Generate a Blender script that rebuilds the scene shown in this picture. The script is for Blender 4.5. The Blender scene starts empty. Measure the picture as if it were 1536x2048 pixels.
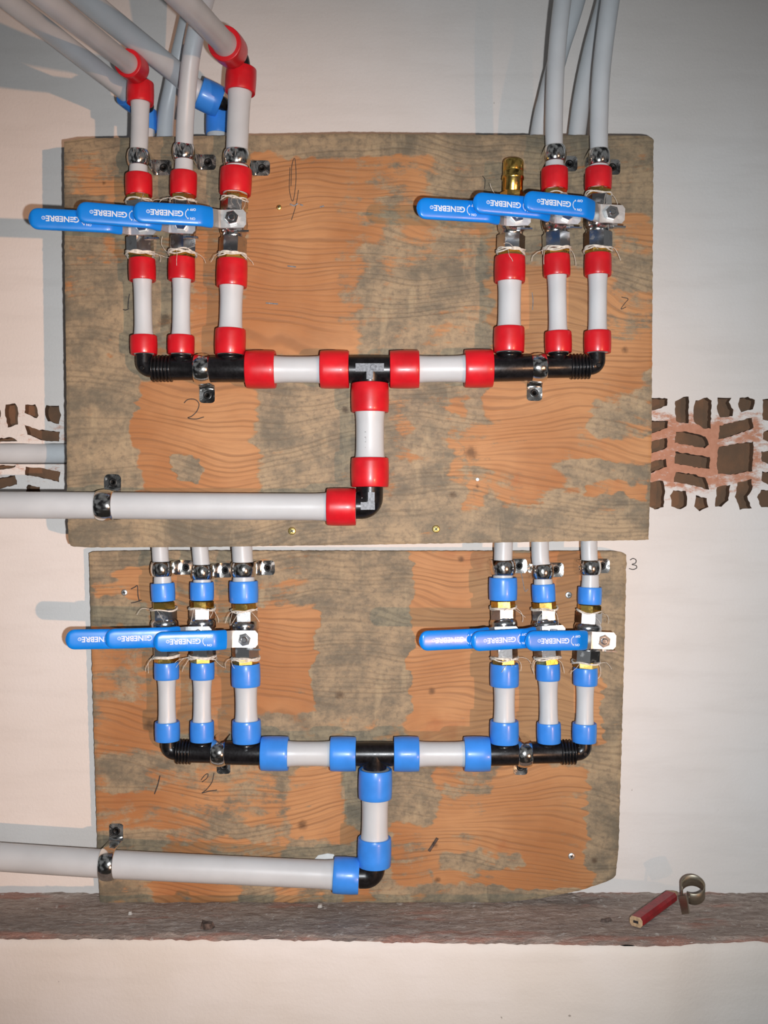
import bpy, bmesh, math, random
from mathutils import Vector, Matrix
from mathutils.geometry import delaunay_2d_cdt
from mathutils import noise as mnoise
random.seed(7)
SC = bpy.context.scene
COL = SC.collection
# ------------------------------------------------------------------ camera, world, lights, exposure
D = 1.05            # camera distance from the wall plane (m)
F = 2048 * 35 / 36  # focal length expressed in pixels of the 1536x2048 photograph
Z0 = 1.35           # camera height over the floor
cam_d = bpy.data.cameras.new('camera'); cam = bpy.data.objects.new('camera', cam_d); COL.objects.link(cam)
cam.location = (0, -D, Z0); cam.rotation_euler = (math.pi / 2, 0, 0)
cam_d.sensor_fit = 'VERTICAL'; cam_d.sensor_height = 36; cam_d.sensor_width = 27; cam_d.lens = 35; cam_d.clip_start = 0.02
SC.camera = cam
SC.view_settings.view_transform = 'Standard'; SC.view_settings.look = 'None'
SC.view_settings.gamma = 1; SC.view_settings.use_curve_mapping = False
SC.view_settings.exposure = 0.0
w = bpy.data.worlds.new('world'); SC.world = w; w.use_nodes = True
# dim noise surroundings, light and dark patches added for fill and metal reflections
_n = w.node_tree.nodes; _l = w.node_tree.links
_t = _n.new('ShaderNodeTexCoord'); _z = _n.new('ShaderNodeTexNoise'); _z.inputs['Scale'].default_value = 2.2; _z.inputs['Detail'].default_value = 2
_r = _n.new('ShaderNodeValToRGB'); _r.color_ramp.elements[0].position = .44; _r.color_ramp.elements[0].color = (.05, .05, .055, 1)
_r.color_ramp.elements[1].position = .60; _r.color_ramp.elements[1].color = (.95, .97, 1.0, 1)
_l.new(_t.outputs['Generated'], _z.inputs['Vector']); _l.new(_z.outputs['Fac'], _r.inputs['Fac']); _l.new(_r.outputs[0], _n['Background'].inputs[0])
_n['Background'].inputs[1].default_value = 0.17

def lamp(name, kind, loc, target, energy, color, size, angle=None, blend=0.5):
    l = bpy.data.lights.new(name, kind); l.energy = energy; l.color = color
    if kind in ('POINT', 'SPOT'): l.shadow_soft_size = size
    if kind == 'SPOT': l.spot_size = math.radians(angle); l.spot_blend = blend
    o = bpy.data.objects.new(name, l); COL.objects.link(o); o.location = loc
    o.rotation_euler = (Vector(target) - Vector(loc)).to_track_quat('-Z', 'Y').to_euler()
    return o
# the camera's own flash, just right of and below the lens
lamp('camera_flash', 'SPOT', (0.036, -D - 0.005, Z0 - 0.026), (0.03, 0, Z0 - 0.07), 38, (0.92, 0.96, 1.0), 0.006, 88, 1.0)
# warm halogen work lamp standing low behind and right of the photographer
lamp('work_lamp', 'SPOT', (2.7, -5.0, Z0 - 0.9), (-0.27, 0, Z0 - 0.02), 560, (1.0, 0.52, 0.28), 0.035, 13.5, 0.9)

# ------------------------------------------------------------------ helpers
def P(px, py, h):
    s = (D - h) / F
    return Vector(((px - 768) * s, -h, (1024 - py) * s + Z0))
def R(wpx, h): return wpx / 2 * (D - h) / F

class MB:
    def __init__(self): self.v = []; self.f = []; self.sm = []; self.mi = []; self.cur = 0
    def add(self, vs, fs, smooth=True):
        b = len(self.v); self.v += [Vector(x) for x in vs]
        for q in fs: self.f.append([b + i for i in q]); self.sm.append(smooth); self.mi.append(self.cur)
    def build(self, name, mat, parent=None, loc=None, kind=None):
        me = bpy.data.meshes.new(name)
        if parent is not None: o0 = wloc(parent)
        elif loc is not None: o0 = Vector(loc)
        else:
            xs = [p.x for p in self.v]; ys = [p.y for p in self.v]; zs = [p.z for p in self.v]
            o0 = Vector(((min(xs) + max(xs)) / 2, max(ys), (min(zs) + max(zs)) / 2))
        me.from_pydata([tuple(p - o0) for p in self.v], [], self.f)
        me.polygons.foreach_set('use_smooth', self.sm)
        for m in (mat if isinstance(mat, (list, tuple)) else [mat]): me.materials.append(m)
        me.polygons.foreach_set('material_index', self.mi)
        bm = bmesh.new(); bm.from_mesh(me); bmesh.ops.recalc_face_normals(bm, faces=bm.faces); bm.to_mesh(me); bm.free()
        me.update()
        o = bpy.data.objects.new(name, me); COL.objects.link(o)
        if parent is not None: o.parent = parent; WL[o.name] = o0
        else: o.location = o0; WL[o.name] = o0
        if kind: o['kind'] = kind
        return o
WL = {}
def wloc(o): return WL[o.name]
def thing(name, label, cat, loc, group=None):
    o = bpy.data.objects.new(name, None); COL.objects.link(o); o.location = loc; o.empty_display_size = .02
    WL[o.name] = Vector(loc); return tag(o, label, cat, group)
def tag(o, label, cat, group=None):
    o['label'] = label; o['category'] = cat
    base = o.name.split('.')[0]
    group = group or {'ball_valve': 'ball valves with blue levers', 'pipe_nipple': 'short ringed pipes of the manifolds', 'pipe_clamp': 'steel one-eared pipe clamps', 'supply_pipe': 'supply pipes',
                      'screw': 'screws in the boards', 'pipe_manifold': 'black manifolds', 'inlet_pipe': 'inlet pipes', 'plywood_board': 'plywood boards', 'mortar_chip': 'chips on the ledge'}.get(base)
    if group: o['group'] = group
    return o

def basis(d, hint=Vector((0, -1, 0))):
    d = d.normalized(); x = hint - d * hint.dot(d)
    if x.length < 1e-4: x = Vector((1, 0, 0)) - d * d.x
    x.normalize(); return x, d.cross(x)
def rev(mb, A, B, prof, seg=32, smooth=True, phase=0.0):
    """surface of revolution about A->B; prof = (distance from A, radius)"""
    d = (B - A).normalized(); x, y = basis(d)
    vs = []; n = len(prof)
    for t, r in prof:
        for k in range(seg):
            a = phase + 2 * math.pi * k / seg
            vs.append(A + d * t + (x * math.cos(a) + y * math.sin(a)) * r)
    fs = [[i * seg + k, i * seg + (k + 1) % seg, (i + 1) * seg + (k + 1) % seg, (i + 1) * seg + k] for i in range(n - 1) for k in range(seg)]
    mb.add(vs, fs, smooth)
    if prof[0][1] > 1e-5: mb.add(vs[:seg], [list(range(seg))[::-1]], False)
    if prof[-1][1] > 1e-5: mb.add(vs[-seg:], [list(range(seg))], False)
def hexa(mb, A, B, r, ch=.0012, phase=0.0):
    L = (B - A).length; rr = r * 1.0
    rev(mb, A, B, [(0, rr * .93), (ch * .5, rr), (L - ch * .5, rr), (L, rr * .93)], 6, False, phase)
def catmull(pts, n=10):
    P_ = [2 * pts[0] - pts[1]] + pts + [2 * pts[-1] - pts[-2]]; out = []
    for i in range(1, len(P_) - 2):
        a, b, c, d = P_[i - 1:i + 3]
        for k in range(n):
            t = k / n
            out.append(.5 * ((2 * b) + (c - a) * t + (2 * a - 5 * b + 4 * c - d) * t * t + (3 * b - a - 3 * c + d) * t ** 3))
    out.append(pts[-1]); return out
def sweep(mb, path, rad, seg=28, caps=True):
    n = len(path); rad = rad if isinstance(rad, (list, tuple)) else [rad] * n
    T = [(path[min(i + 1, n - 1)] - path[max(i - 1, 0)]).normalized() for i in range(n)]
    x, y = basis(T[0]); vs = []
    for i in range(n):
        x = (x - T[i] * x.dot(T[i])).normalized(); y = T[i].cross(x)
        for k in range(seg):
            a = 2 * math.pi * k / seg; vs.append(path[i] + (x * math.cos(a) + y * math.sin(a)) * rad[i])
    fs = [[i * seg + k, i * seg + (k + 1) % seg, (i + 1) * seg + (k + 1) % seg, (i + 1) * seg + k] for i in range(n - 1) for k in range(seg)]
    mb.add(vs, fs, True)
    if caps: mb.add(vs[:seg], [list(range(seg))[::-1]], False); mb.add(vs[-seg:], [list(range(seg))], False)
def box(mb, c, u, v, n, a, b, d):
    vs = [c + u * (sx * a / 2) + v * (sy * b / 2) + n * (sz * d / 2) for sz in (-1, 1) for sy in (-1, 1) for sx in (-1, 1)]
    mb.add(vs, [[0, 1, 3, 2], [4, 6, 7, 5], [0, 4, 5, 1], [2, 3, 7, 6], [0, 2, 6, 4], [1, 5, 7, 3]], False)
def prism(mb, poly, off, smooth=False):
    n = len(poly); mb.add(poly + [p + off for p in poly], [list(range(n)), list(range(2 * n - 1, n - 1, -1))] + [[i, (i + 1) % n, n + (i + 1) % n, n + i] for i in range(n)], smooth)
X = Vector((1, 0, 0)); Yc = Vector((0, -1, 0)); Z = Vector((0, 0, 1))

# ------------------------------------------------------------------ materials
def lin(r, g, b):
    f = lambda c: (c / 255 / 12.92) if c / 255 <= .04045 else ((c / 255 + .055) / 1.055) ** 2.4
    return (f(r), f(g), f(b), 1)
def newmat(name):
    m = bpy.data.materials.new(name); m.use_nodes = True
    return m, m.node_tree.nodes, m.node_tree.links, m.node_tree.nodes['Principled BSDF']
class N:
    def __init__(s, nt): s.n = nt.nodes; s.l = nt.links
    def new(s, t, **kw):
        n = s.n.new(t)
        for k, v in kw.items(): setattr(n, k, v)
        return n
    def link(s, a, b): s.l.new(a, b)
    def noise(s, vec, scale, detail=4, rough=.55, dist=0):
        n = s.n.new('ShaderNodeTexNoise'); n.inputs['Scale'].default_value = scale; n.inputs['Detail'].default_value = detail
        n.inputs['Roughness'].default_value = rough; n.inputs['Distortion'].default_value = dist
        if vec is not None: s.l.new(vec, n.inputs['Vector'])
        return n.outputs['Fac']
    def map(s, vec, scale=(1, 1, 1), loc=(0, 0, 0), rot=(0, 0, 0)):
        n = s.n.new('ShaderNodeMapping'); n.inputs['Scale'].default_value = scale; n.inputs['Location'].default_value = loc; n.inputs['Rotation'].default_value = rot
        s.l.new(vec, n.inputs['Vector']); return n.outputs[0]
    def m(s, op, a, b=None, c=None, clamp=False):
        n = s.n.new('ShaderNodeMath'); n.operation = op; n.use_clamp = clamp
        for i, q in enumerate((a, b, c)):
            if q is None: continue
            if isinstance(q, (int, float)): n.inputs[i].default_value = q
            else: s.l.new(q, n.inputs[i])
        return n.outputs[0]
    def ss(s, v, lo, hi):
        n = s.n.new('ShaderNodeMapRange'); n.interpolation_type = 'SMOOTHSTEP'; n.inputs['From Min'].default_value = lo; n.inputs['From Max'].default_value = hi
        s.l.new(v, n.inputs['Value']); return n.outputs[0]
    def mix(s, f, a, b):
        n = s.n.new('ShaderNodeMix'); n.data_type = 'RGBA'
        if isinstance(f, (int, float)): n.inputs[0].default_value = f
        else: s.l.new(f, n.inputs[0])
        for i, q in ((6, a), (7, b)):
            if isinstance(q, tuple): n.inputs[i].default_value = q
            else: s.l.new(q, n.inputs[i])
        return n.outputs[2]
    def bump(s, h, strength, dist, bsdf):
        n = s.n.new('ShaderNodeBump'); n.inputs['Strength'].default_value = strength; n.inputs['Distance'].default_value = dist
        s.l.new(h, n.inputs['Height']); s.l.new(n.outputs[0], bsdf.inputs['Normal'])

def plastic(name, col, rough=.35, var=.12, vscale=60, sss=0, spec=.5, coat=0):
    m, n, l, b = newmat(name); k = N(m.node_tree)
    tc = k.new('ShaderNodeTexCoord').outputs['Object']
    f = k.noise(tc, vscale, 5)
    dark = tuple(c * (1 - var * 2) for c in col[:3]) + (1,); lite = tuple(min(1, c * (1 + var)) for c in col[:3]) + (1,)
    l.new(k.mix(k.ss(f, .3, .7), dark, lite), b.inputs['Base Color'])
    r = k.m('MULTIPLY_ADD', k.noise(tc, vscale * 3, 3), .25, rough - .12); l.new(r, b.inputs['Roughness'])
    b.inputs['Specular IOR Level'].default_value = spec
    if sss:
        b.inputs['Subsurface Weight'].default_value = sss; b.inputs['Subsurface Radius'].default_value = (1, 1, 1); b.inputs['Subsurface Scale'].default_value = .004
    if coat: b.inputs['Coat Weight'].default_value = coat; b.inputs['Coat Roughness'].default_value = .15
    return m
def metal(name, col, rough=.2, grime=.25, gcol=(.1, .08, .06, 1), vscale=120):
    m, n, l, b = newmat(name); k = N(m.node_tree)
    tc = k.new('ShaderNodeTexCoord').outputs['Object']
    f = k.ss(k.noise(tc, vscale, 6), .5, .75)
    l.new(k.mix(k.m('MULTIPLY', f, grime), col, gcol), b.inputs['Base Color'])
    b.inputs['Metallic'].default_value = 1
    l.new(k.m('MULTIPLY_ADD', f, .25, rough), b.inputs['Roughness'])
    k.bump(k.noise(tc, 350, 3), .12, .0004, b)
    return m
M = {}
M['tube'] = plastic('translucent_pex', lin(204, 209, 212), .38, .03, 25, sss=.35)
M['red'] = plastic('red_ring', lin(214, 26, 38), .36, .1, 40, coat=.12)
M['blue'] = plastic('blue_ring', lin(62, 146, 244), .36, .06, 40, coat=.12)
M['grip'] = plastic('blue_vinyl', lin(12, 134, 234), .33, .05, 30, coat=.15)
M['black'] = plastic('black_fitting', lin(22, 21, 23), .3, .25, 150)
M['mark'] = plastic('flash_grey_and_scuffs', lin(132, 140, 148), .5, .2, 500)  # grey is the flash reflection painted onto the raised moulding; scuffs share it
M['white'] = plastic('white_print', lin(225, 232, 242), .6, .02, 80)
M['chrome'] = metal('nickel_plating', (.62, .62, .62, 1), .2, .5)
M['clamp'] = metal('bright_steel', (.78, .77, .74, 1), .13, .3)
M['zinc'] = metal('lever_zinc', (.72, .73, .72, 1), .46, .15)
M['brass'] = metal('brass', (.80, .54, .14, 1), .22, .3)
M['goldscrew'] = metal('yellow_screw', (.85, .68, .25, 1), .35, .2)
M['blackscrew'] = metal('black_screw', (.03, .03, .03, 1), .5, .3)
M['hemp'] = plastic('hemp', lin(228, 222, 210), .85, .15, 300)
M['graphite'] = plastic('graphite', lin(70, 62, 58), .6, .2, 300)
M['chip'] = plastic('putty_flake', lin(235, 235, 232), .7, .05, 100)
M['pencilred'] = plastic('red_lacquer', lin(150, 14, 28), .4, .15, 120)
M['pencilwood'] = plastic('pencil_wood', lin(190, 160, 125), .7, .15, 300)
M['lead'] = plastic('pencil_lead', lin(45, 42, 44), .5, .1, 300)
M['oldsteel'] = metal('dusty_steel', (.42, .38, .30, 1), .45, .7, (.3, .26, .2, 1))
M['debris'] = plastic('mortar_crumb', lin(96, 80, 72), .9, .3, 200)
M['whitecrumb'] = plastic('plaster_crumb', lin(205, 195, 185), .9, .1, 200)
M['edge'] = plastic('raw_ply_edge', lin(150, 118, 80), .85, .3, 90)

# wood: cement-smeared plywood; the "bare" attribute says where the smear is missing
def wood_mat():
    m, n, l, b = newmat('shuttering_board'); k = N(m.node_tree)
    tc = k.new('ShaderNodeTexCoord').outputs['Object']
    at = k.new('ShaderNodeAttribute', attribute_name='bare').outputs['Fac']
    dk = k.new('ShaderNodeAttribute', attribute_name='spot').outputs['Fac']
    sep = k.new('ShaderNodeSeparateXYZ'); l.new(tc, sep.inputs[0])
    n1 = k.noise(k.map(tc, (3.0, 1, 6)), 1.0, 2, .5)
    n2 = k.noise(k.map(tc, (11, 1, 26)), 1.0, 3, .5)
    zz = k.m('ADD', sep.outputs[2], k.m('ADD', k.m('MULTIPLY', n1, .15), k.m('MULTIPLY', n2, .008)))
    cx = k.new('ShaderNodeCombineXYZ'); l.new(sep.outputs[0], cx.inputs[0]); l.new(zz, cx.inputs[2])
    v = cx.outputs[0]
    wv = k.new('ShaderNodeTexWave', wave_type='BANDS', bands_direction='Z'); wv.inputs['Scale'].default_value = 58; wv.inputs['Distortion'].default_value = 1.8
    wv.inputs['Detail'].default_value = 3; wv.inputs['Detail Scale'].default_value = .35; l.new(v, wv.inputs['Vector'])
    g1 = k.noise(k.map(v, (5, 1, 90)), 1.0, 3, .6)
    g2 = k.noise(k.map(v, (16, 1, 520)), 1.0, 4, .6)
    rings = k.m('MULTIPLY', k.ss(wv.outputs['Fac'], .50, .98), k.ss(g1, .36, .62))
    fine = k.ss(g2, .4, .7)
    lowc = k.noise(tc, 7, 4)
    oa = k.mix(k.ss(lowc, .35, .65), lin(170, 115, 70), lin(194, 144, 98))
    ob = k.mix(k.m('MULTIPLY', rings, .50), oa, lin(126, 88, 58))
    oc = k.mix(k.m('MULTIPLY', fine, .4), ob, lin(146, 106, 74))
    red = k.ss(k.noise(k.map(tc, (1, 1, 1), (3, 0, 2)), 11, 5), .60, .72)
    oc = k.mix(k.m('MULTIPLY', red, .5), oc, lin(162, 92, 54))
    # cement smear
    p1 = k.noise(k.map(tc, (16, 1, 24)), 1.0, 8, .72)
    p2 = k.noise(tc, 160, 6, .7)
    p3 = k.noise(k.map(tc, (60, 1, 14)), 1.0, 4, .6)
    ga = k.mix(k.ss(p1, .35, .62), lin(114, 106, 90), lin(168, 147, 117))
    gb = k.mix(k.m('MULTIPLY', k.ss(p2, .45, .68), .6), ga, lin(106, 96, 82))
    gc = k.mix(k.m('MULTIPLY', k.ss(p3, .56, .7), .35), gb, lin(190, 170, 135))
    gc = k.mix(k.m('MULTIPLY', rings, .34), gc, lin(100, 88, 72))
    wh = k.ss(k.noise(tc, 420, 4, .7), .66, .74)
    gc = k.mix(k.m('MULTIPLY', wh, .3), gc, lin(205, 198, 180))
    e1 = k.noise(k.map(tc, (20, 1, 32)), 1.0, 9, .72)
    e2 = k.noise(k.map(v, (12, 1, 130)), 1.0, 4, .6)
    mk = k.m('ADD', k.m('ADD', at, -.03), k.m('ADD', k.m('MULTIPLY', k.m('SUBTRACT', e1, .5), 1.9), k.m('MULTIPLY', k.m('SUBTRACT', e2, .5), 1.1)))
    mask = k.ss(mk, .36, .66)
    col = k.mix(mask, gc, oc)
    kn = k.ss(k.m('ADD', dk, k.m('MULTIPLY', k.m('SUBTRACT', p2, .5), .8)), .3, .9)
    col = k.mix(k.m('MULTIPLY', kn, .7), col, lin(70, 50, 34))
    l.new(col, b.inputs['Base Color'])
    b.inputs['Roughness'].default_value = .62; b.inputs['Specular IOR Level'].default_value = .3
    hgt = k.m('ADD', k.m('MULTIPLY', rings, -.5), k.m('ADD', k.m('MULTIPLY', p2, .6), k.m('MULTIPLY', mask, -.5)))
    k.bump(hgt, .5, .0008, b)
    return m
M['wood'] = wood_mat()

def plaster(name, base, alt, band=False):
    m, n, l, b = newmat(name); k = N(m.node_tree)
    g = k.new('ShaderNodeNewGeometry').outputs['Position']
    a = k.noise(g, 5, 5); s = k.noise(k.map(g, (9, 30, 60)), 1.0, 5, .6)
    col = k.mix(k.ss(a, .35, .7), base, alt)
    col = k.mix(k.m('MULTIPLY', k.ss(s, .45, .7), .25), col, tuple(c * .86 for c in base[:3]) + (1,))
    spk = k.ss(k.noise(g, 75, 3, .5), .755, .78)
    col = k.mix(k.m('MULTIPLY', spk, .6), col, lin(105, 95, 85))
    if band:
        sep = k.new('ShaderNodeSeparateXYZ'); l.new(g, sep.inputs[0])
        zc = k.m('ABSOLUTE', k.m('SUBTRACT', sep.outputs[2], P(0, 905, 0).z))
        inb = k.m('SUBTRACT', 1, k.ss(zc, .022, .058))
        xc = k.m('ABSOLUTE', k.m('SUBTRACT', sep.outputs[0], P(1385, 0, 0).x))
        ctr = k.m('SUBTRACT', 1, k.ss(xc, .01, .11))
        nz = k.noise(k.map(g, (45, 60, 100)), 1.0, 8, .75)
        mk = k.m('ADD', nz, k.m('ADD', k.m('MULTIPLY', inb, .09), k.m('MULTIPLY', k.m('MULTIPLY', ctr, inb), .22)))
        mk = k.m('MULTIPLY', k.ss(mk, .60, .76), k.ss(inb, 0.0, .2))
        tcol = k.mix(k.noise(g, 160, 5), lin(172, 116, 88), lin(216, 160, 134))
        col = k.mix(mk, col, tcol)
        lump = k.m('MULTIPLY', inb, k.noise(g, 200, 5, .65))
    l.new(col, b.inputs['Base Color']); b.inputs['Roughness'].default_value = .8; b.inputs['Specular IOR Level'].default_value = .25
    h = k.m('ADD', k.noise(g, 320, 4, .6), k.m('MULTIPLY', s, .8))
    if band: h = k.m('ADD', h, k.m('MULTIPLY', lump, 3.0))
    k.bump(h, .3, .0012, b)
    return m
M['plaster'] = plaster('painted_plaster', lin(226, 220, 214), lin(232, 228, 224), True)
M['plaster2'] = plaster('painted_plaster_low', lin(224, 216, 206), lin(232, 226, 220))
def clay_mat():
    m, n, l, b = newmat('hollow_brick_clay'); k = N(m.node_tree)
    g = k.new('ShaderNodeNewGeometry').outputs['Position']
    col = k.mix(k.ss(k.noise(g, 30, 5), .35, .65), lin(102, 80, 62), lin(122, 90, 66))
    l.new(col, b.inputs['Base Color']); b.inputs['Roughness'].default_value = .9
    k.bump(k.noise(g, 150, 5), .4, .002, b); return m
M['clay'] = clay_mat()
def ledge_mat():
    m, n, l, b = newmat('rough_mortar_ledge'); k = N(m.node_tree)
    g = k.new('ShaderNodeNewGeometry').outputs['Position']
    a = k.noise(k.map(g, (6, 26, 1)), 1.0, 5, .6); s = k.noise(k.map(g, (50, 260, 1)), 1.0, 5, .7)
    col = k.mix(k.ss(a, .35, .65), lin(166, 150, 140), lin(198, 180, 168))
    col = k.mix(k.m('MULTIPLY', k.ss(s, .42, .62), .55), col, lin(128, 110, 100))
    sep = k.new('ShaderNodeSeparateXYZ'); l.new(g, sep.inputs[0])
    bk = k.m('ADD', k.ss(sep.outputs[1], -.022, .004), k.ss(sep.outputs[1], -.085, -.105))
    rd = k.m('MULTIPLY', k.ss(k.m('ADD', k.noise(k.map(g, (14, 60, 1)), 1.0, 5), k.m('MULTIPLY', bk, .12)), .56, .72), .6)
    col = k.mix(rd, col, lin(190, 132, 114))
    wh = k.ss(k.noise(g, 160, 5, .7), .57, .68); col = k.mix(k.m('MULTIPLY', wh, .75), col, lin(216, 208, 200))
    l.new(col, b.inputs['Base Color']); b.inputs['Roughness'].default_value = .9; b.inputs['Specular IOR Level'].default_value = .2
    k.bump(k.m('ADD', s, k.noise(g, 250, 6, .7)), .8, .003, b); return m
M['ledge'] = ledge_mat()
M['floor'] = plaster('concrete_floor', lin(120, 116, 110), lin(140, 136, 130))

# ------------------------------------------------------------------ the setting
HL = -.4042 + Z0     # ledge top height
def jag(poly, amp=1.1, step=5):
    out = []; n = len(poly)
    for i in range(n):
        a = poly[i]; b = poly[(i + 1) % n]; L = math.dist(a, b); kk = max(1, int(L / step))
        for j in range(kk):
            t = j / kk; out.append((a[0] + (b[0] - a[0]) * t + random.uniform(-amp, amp), a[1] + (b[1] - a[1]) * t + random.uniform(-amp, amp)))
    return out
RH = [[(80, 95), (330, 100), (320, 190), (155, 250), (80, 250)], [(80, 370), (335, 370), (325, 450), (150, 520), (80, 520)],
      [(70, 630), (325, 575), (325, 690), (140, 765), (70, 765)], [(70, 870), (310, 830), (320, 920), (125, 995), (70, 1000)],
      [(70, 1110), (270, 1085), (300, 1180), (280, 1410), (180, 1430), (70, 1380)], [(420, 130), (520, 90), (590, 75), (580, 400), (430, 380)],
      [(665, 130), (800, 85), (860, 130), (850, 460), (760, 460), (650, 380), (640, 240)], [(935, 95), (1100, 100), (1070, 150), (1115, 240), (1110, 310), (960, 330), (925, 220)],
      [(1200, 95), (1290, 80), (1385, 120), (1360, 235), (1210, 265), (1170, 170)], [(1475, 110), (1540, 100), (1600, 110), (1600, 370), (1470, 360)],
      [(430, 510), (560, 500), (790, 560), (830, 650), (780, 700), (410, 630)], [(425, 740), (640, 770), (840, 810), (830, 950), (590, 915), (415, 880)],
      [(430, 985), (640, 1010), (790, 1060), (830, 1195), (650, 1150), (400, 1100)], [(955, 430), (1340, 330), (1370, 450), (1100, 560), (945, 590)],
      [(945, 690), (1110, 650), (1360, 620), (1350, 970), (1080, 1020), (940, 1000), (915, 880)], [(1480, 500), (1540, 480), (1650, 500), (1650, 640), (1560, 635), (1475, 590)],
      [(1455, 740), (1650, 720), (1650, 890), (1540, 890), (1460, 850)], [(1470, 980), (1650, 1000), (1650, 1140), (1530, 1140), (1455, 1090)],
      [(400, 1205), (550, 1215), (570, 1280), (555, 1400), (480, 1435), (380, 1390), (365, 1270)], [(665, 1265), (800, 1300), (820, 1400), (710, 1455), (655, 1390)],
      [(925, 1165), (1085, 1135), (1060, 1330), (980, 1400), (900, 1400)], [(1170, 1110), (1340, 1070), (1350, 1190), (1290, 1280), (1340, 1420), (1200, 1435), (1140, 1280)],
      [(1450, 1200), (1650, 1200), (1650, 1410), (1450, 1400), (1410, 1290)]]
LH = [[(-120, 110), (-30, 100), (4, 150), (0, 250), (-110, 260)], [(45, 105), (110, 98), (133, 150), (130, 250), (60, 275), (35, 170)],
      [(185, 110), (260, 105), (285, 190), (270, 210), (180, 165)], [(340, 112), (430, 115), (445, 180), (430, 250), (350, 225), (325, 160)],
      [(180, 255), (290, 290), (435, 305), (435, 375), (300, 370), (205, 325)], [(-90, 362), (90, 345), (125, 372), (-90, 378)],
      [(-90, 552), (118, 550), (105, 568), (-90, 596)], [(190, 562), (320, 572), (440, 600), (430, 672), (300, 640), (180, 620)],
      [(-90, 665), (110, 620), (128, 690), (-90, 745)], [(200, 690), (290, 710), (310, 800), (180, 800)],
      [(40, 800), (130, 790), (140, 850), (50, 860)], [(360, 760), (440, 755), (450, 850), (370, 850)]]
holes = [jag([(x / 6 + 1280, y / 6 + 780) for x, y in p]) for p in RH] + [jag([(x / 3.657, y / 3.657 + 780) for x, y in p]) for p in LH]
slit = jag([(-420, 887), (330, 887), (330, 928), (-420, 928)], .6, 14)
def wall_back():
    mb = MB()
    tl = P(-600, 0, 0); xs0, xs1 = -1.1, 1.1; zb, zt = HL - .02 - Z0, 1.15
    outer = [(xs0, zb), (xs1, zb), (xs1, zt), (xs0, zt)]
    # extra grid so the plaster is not one huge polygon
    loops = [outer]
    for hpoly in holes + [slit]: loops.append([((x - 768) * D / F, (1024 - y) * D / F) for x, y in hpoly][::-1])
    vs = []; faces = []
    for lp in loops:
        b = len(vs); vs += [Vector(p) for p in lp]; faces.append(list(range(b, b + len(lp))))
    r = delaunay_2d_cdt(vs, [], faces, 1, 1e-6)
    ov, of, orig = r[0], r[2], r[5]
    keep = [f for f, o in zip(of, orig) if o == [0]]
    mb.add([(p.x, 0, p.y + Z0) for p in ov], keep, False)
    mb.cur = 1
    for i, lp in enumerate(loops[1:]):
        dep = .011 if i < len(holes) else .022
        n = len(lp); fr = [Vector((p[0], 0, p[1] + Z0)) for p in lp]; bk = [q + Vector((0, dep, 0)) for q in fr]
        mb.add(fr + bk, [[j, (j + 1) % n, n + (j + 1) % n, n + j] for j in range(n)], True)
        mb.add(bk, [list(range(n))], False)
    mb.build('wall_back', [M['plaster'], M['clay']], None, (0, 0, Z0), 'structure')
wall_back()
def fh(px):   # depth of the ledge front
    t = [(-600, .100), (0, .1005), (600, .1035), (1000, .112), (1330, .1165), (1420, .109), (1600, .106), (2300, .106)]
    for (a, ha), (b, hb) in zip(t, t[1:]):
        if px <= b: return ha + (hb - ha) * (px - a) / (b - a)
    return .106
def ledge():
    mb = MB(); nx, ny = 520, 36; vs = []
    for i in range(nx + 1):
        x = -1.05 + 2.1 * i / nx; px = x * F / (D - .1) + 768; hh = fh(px) + mnoise.noise(Vector((x * 45, 0, 0))) * .0025 + mnoise.noise(Vector((x * 160, 5, 0))) * .0012
        for j in range(ny + 1):
            t = j / ny; h = -.004 + (hh + .004) * t
            z = HL + (mnoise.noise(Vector((x * 60, h * 200, 3))) * .0016 + mnoise.noise(Vector((x * 220, h * 500, 8))) * .0012)
            if t > .93: z -= (t - .93) / .07 * .003
            if t < .12: z += (.12 - t) / .12 * .004
            vs.append(Vector((x, -h, z)))
    fs = [[i * (ny + 1) + j, (i + 1) * (ny + 1) + j, (i + 1) * (ny + 1) + j + 1, i * (ny + 1) + j + 1] for i in range(nx) for j in range(ny)]
    mb.add(vs, fs, True)
    mb.build('trim_1', M['ledge'], None, (0, 0, HL), 'structure')
    mb = MB(); nx, nz = 260, 40; vs = []
    for i in range(nx + 1):
        x = -1.05 + 2.1 * i / nx; px = x * F / (D - .1) + 768
        top = HL - .0035 + mnoise.noise(Vector((x * 50, 9, 0))) * .0025
        for j in range(nz + 1):
            t = (j / nz) ** 1.6; z = top * (1 - t)
            rnd = max(0, 1 - (top - z) / .006) ** 2 * .003
            vs.append(Vector((x, -(fh(px) - rnd + mnoise.noise(Vector((x * 6, 2, z * 6))) * .0015), z)))
    fs = [[i * (nz + 1) + j, (i + 1) * (nz + 1) + j, (i + 1) * (nz + 1) + j + 1, i * (nz + 1) + j + 1] for i in range(nx) for j in range(nz)]
    mb.add(vs, fs, True)
    # solid core behind it
    mb.add([(-1.05, 0, 0), (1.05, 0, 0), (1.05, 0, HL - .01), (-1.05, 0, HL - .01)], [[0, 1, 2, 3]], False)
    mb.build('wall_lower', M['plaster2'], None, (0, 0, HL), 'structure')
ledge()
fl = MB(); fl.add([(-1.1, 0, 0), (1.1, 0, 0), (1.1, -2.2, 0), (-1.1, -2.2, 0), (-1.1, 0, -.05), (1.1, 0, -.05), (1.1, -2.2, -.05), (-1.1, -2.2, -.05)],
                  [[0, 1, 2, 3], [7, 6, 5, 4], [0, 4, 5, 1], [1, 5, 6, 2], [2, 6, 7, 3], [3, 7, 4, 0]], False)
fl.build('floor', M['floor'], None, (0, 0, 0), 'structure')

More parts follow.
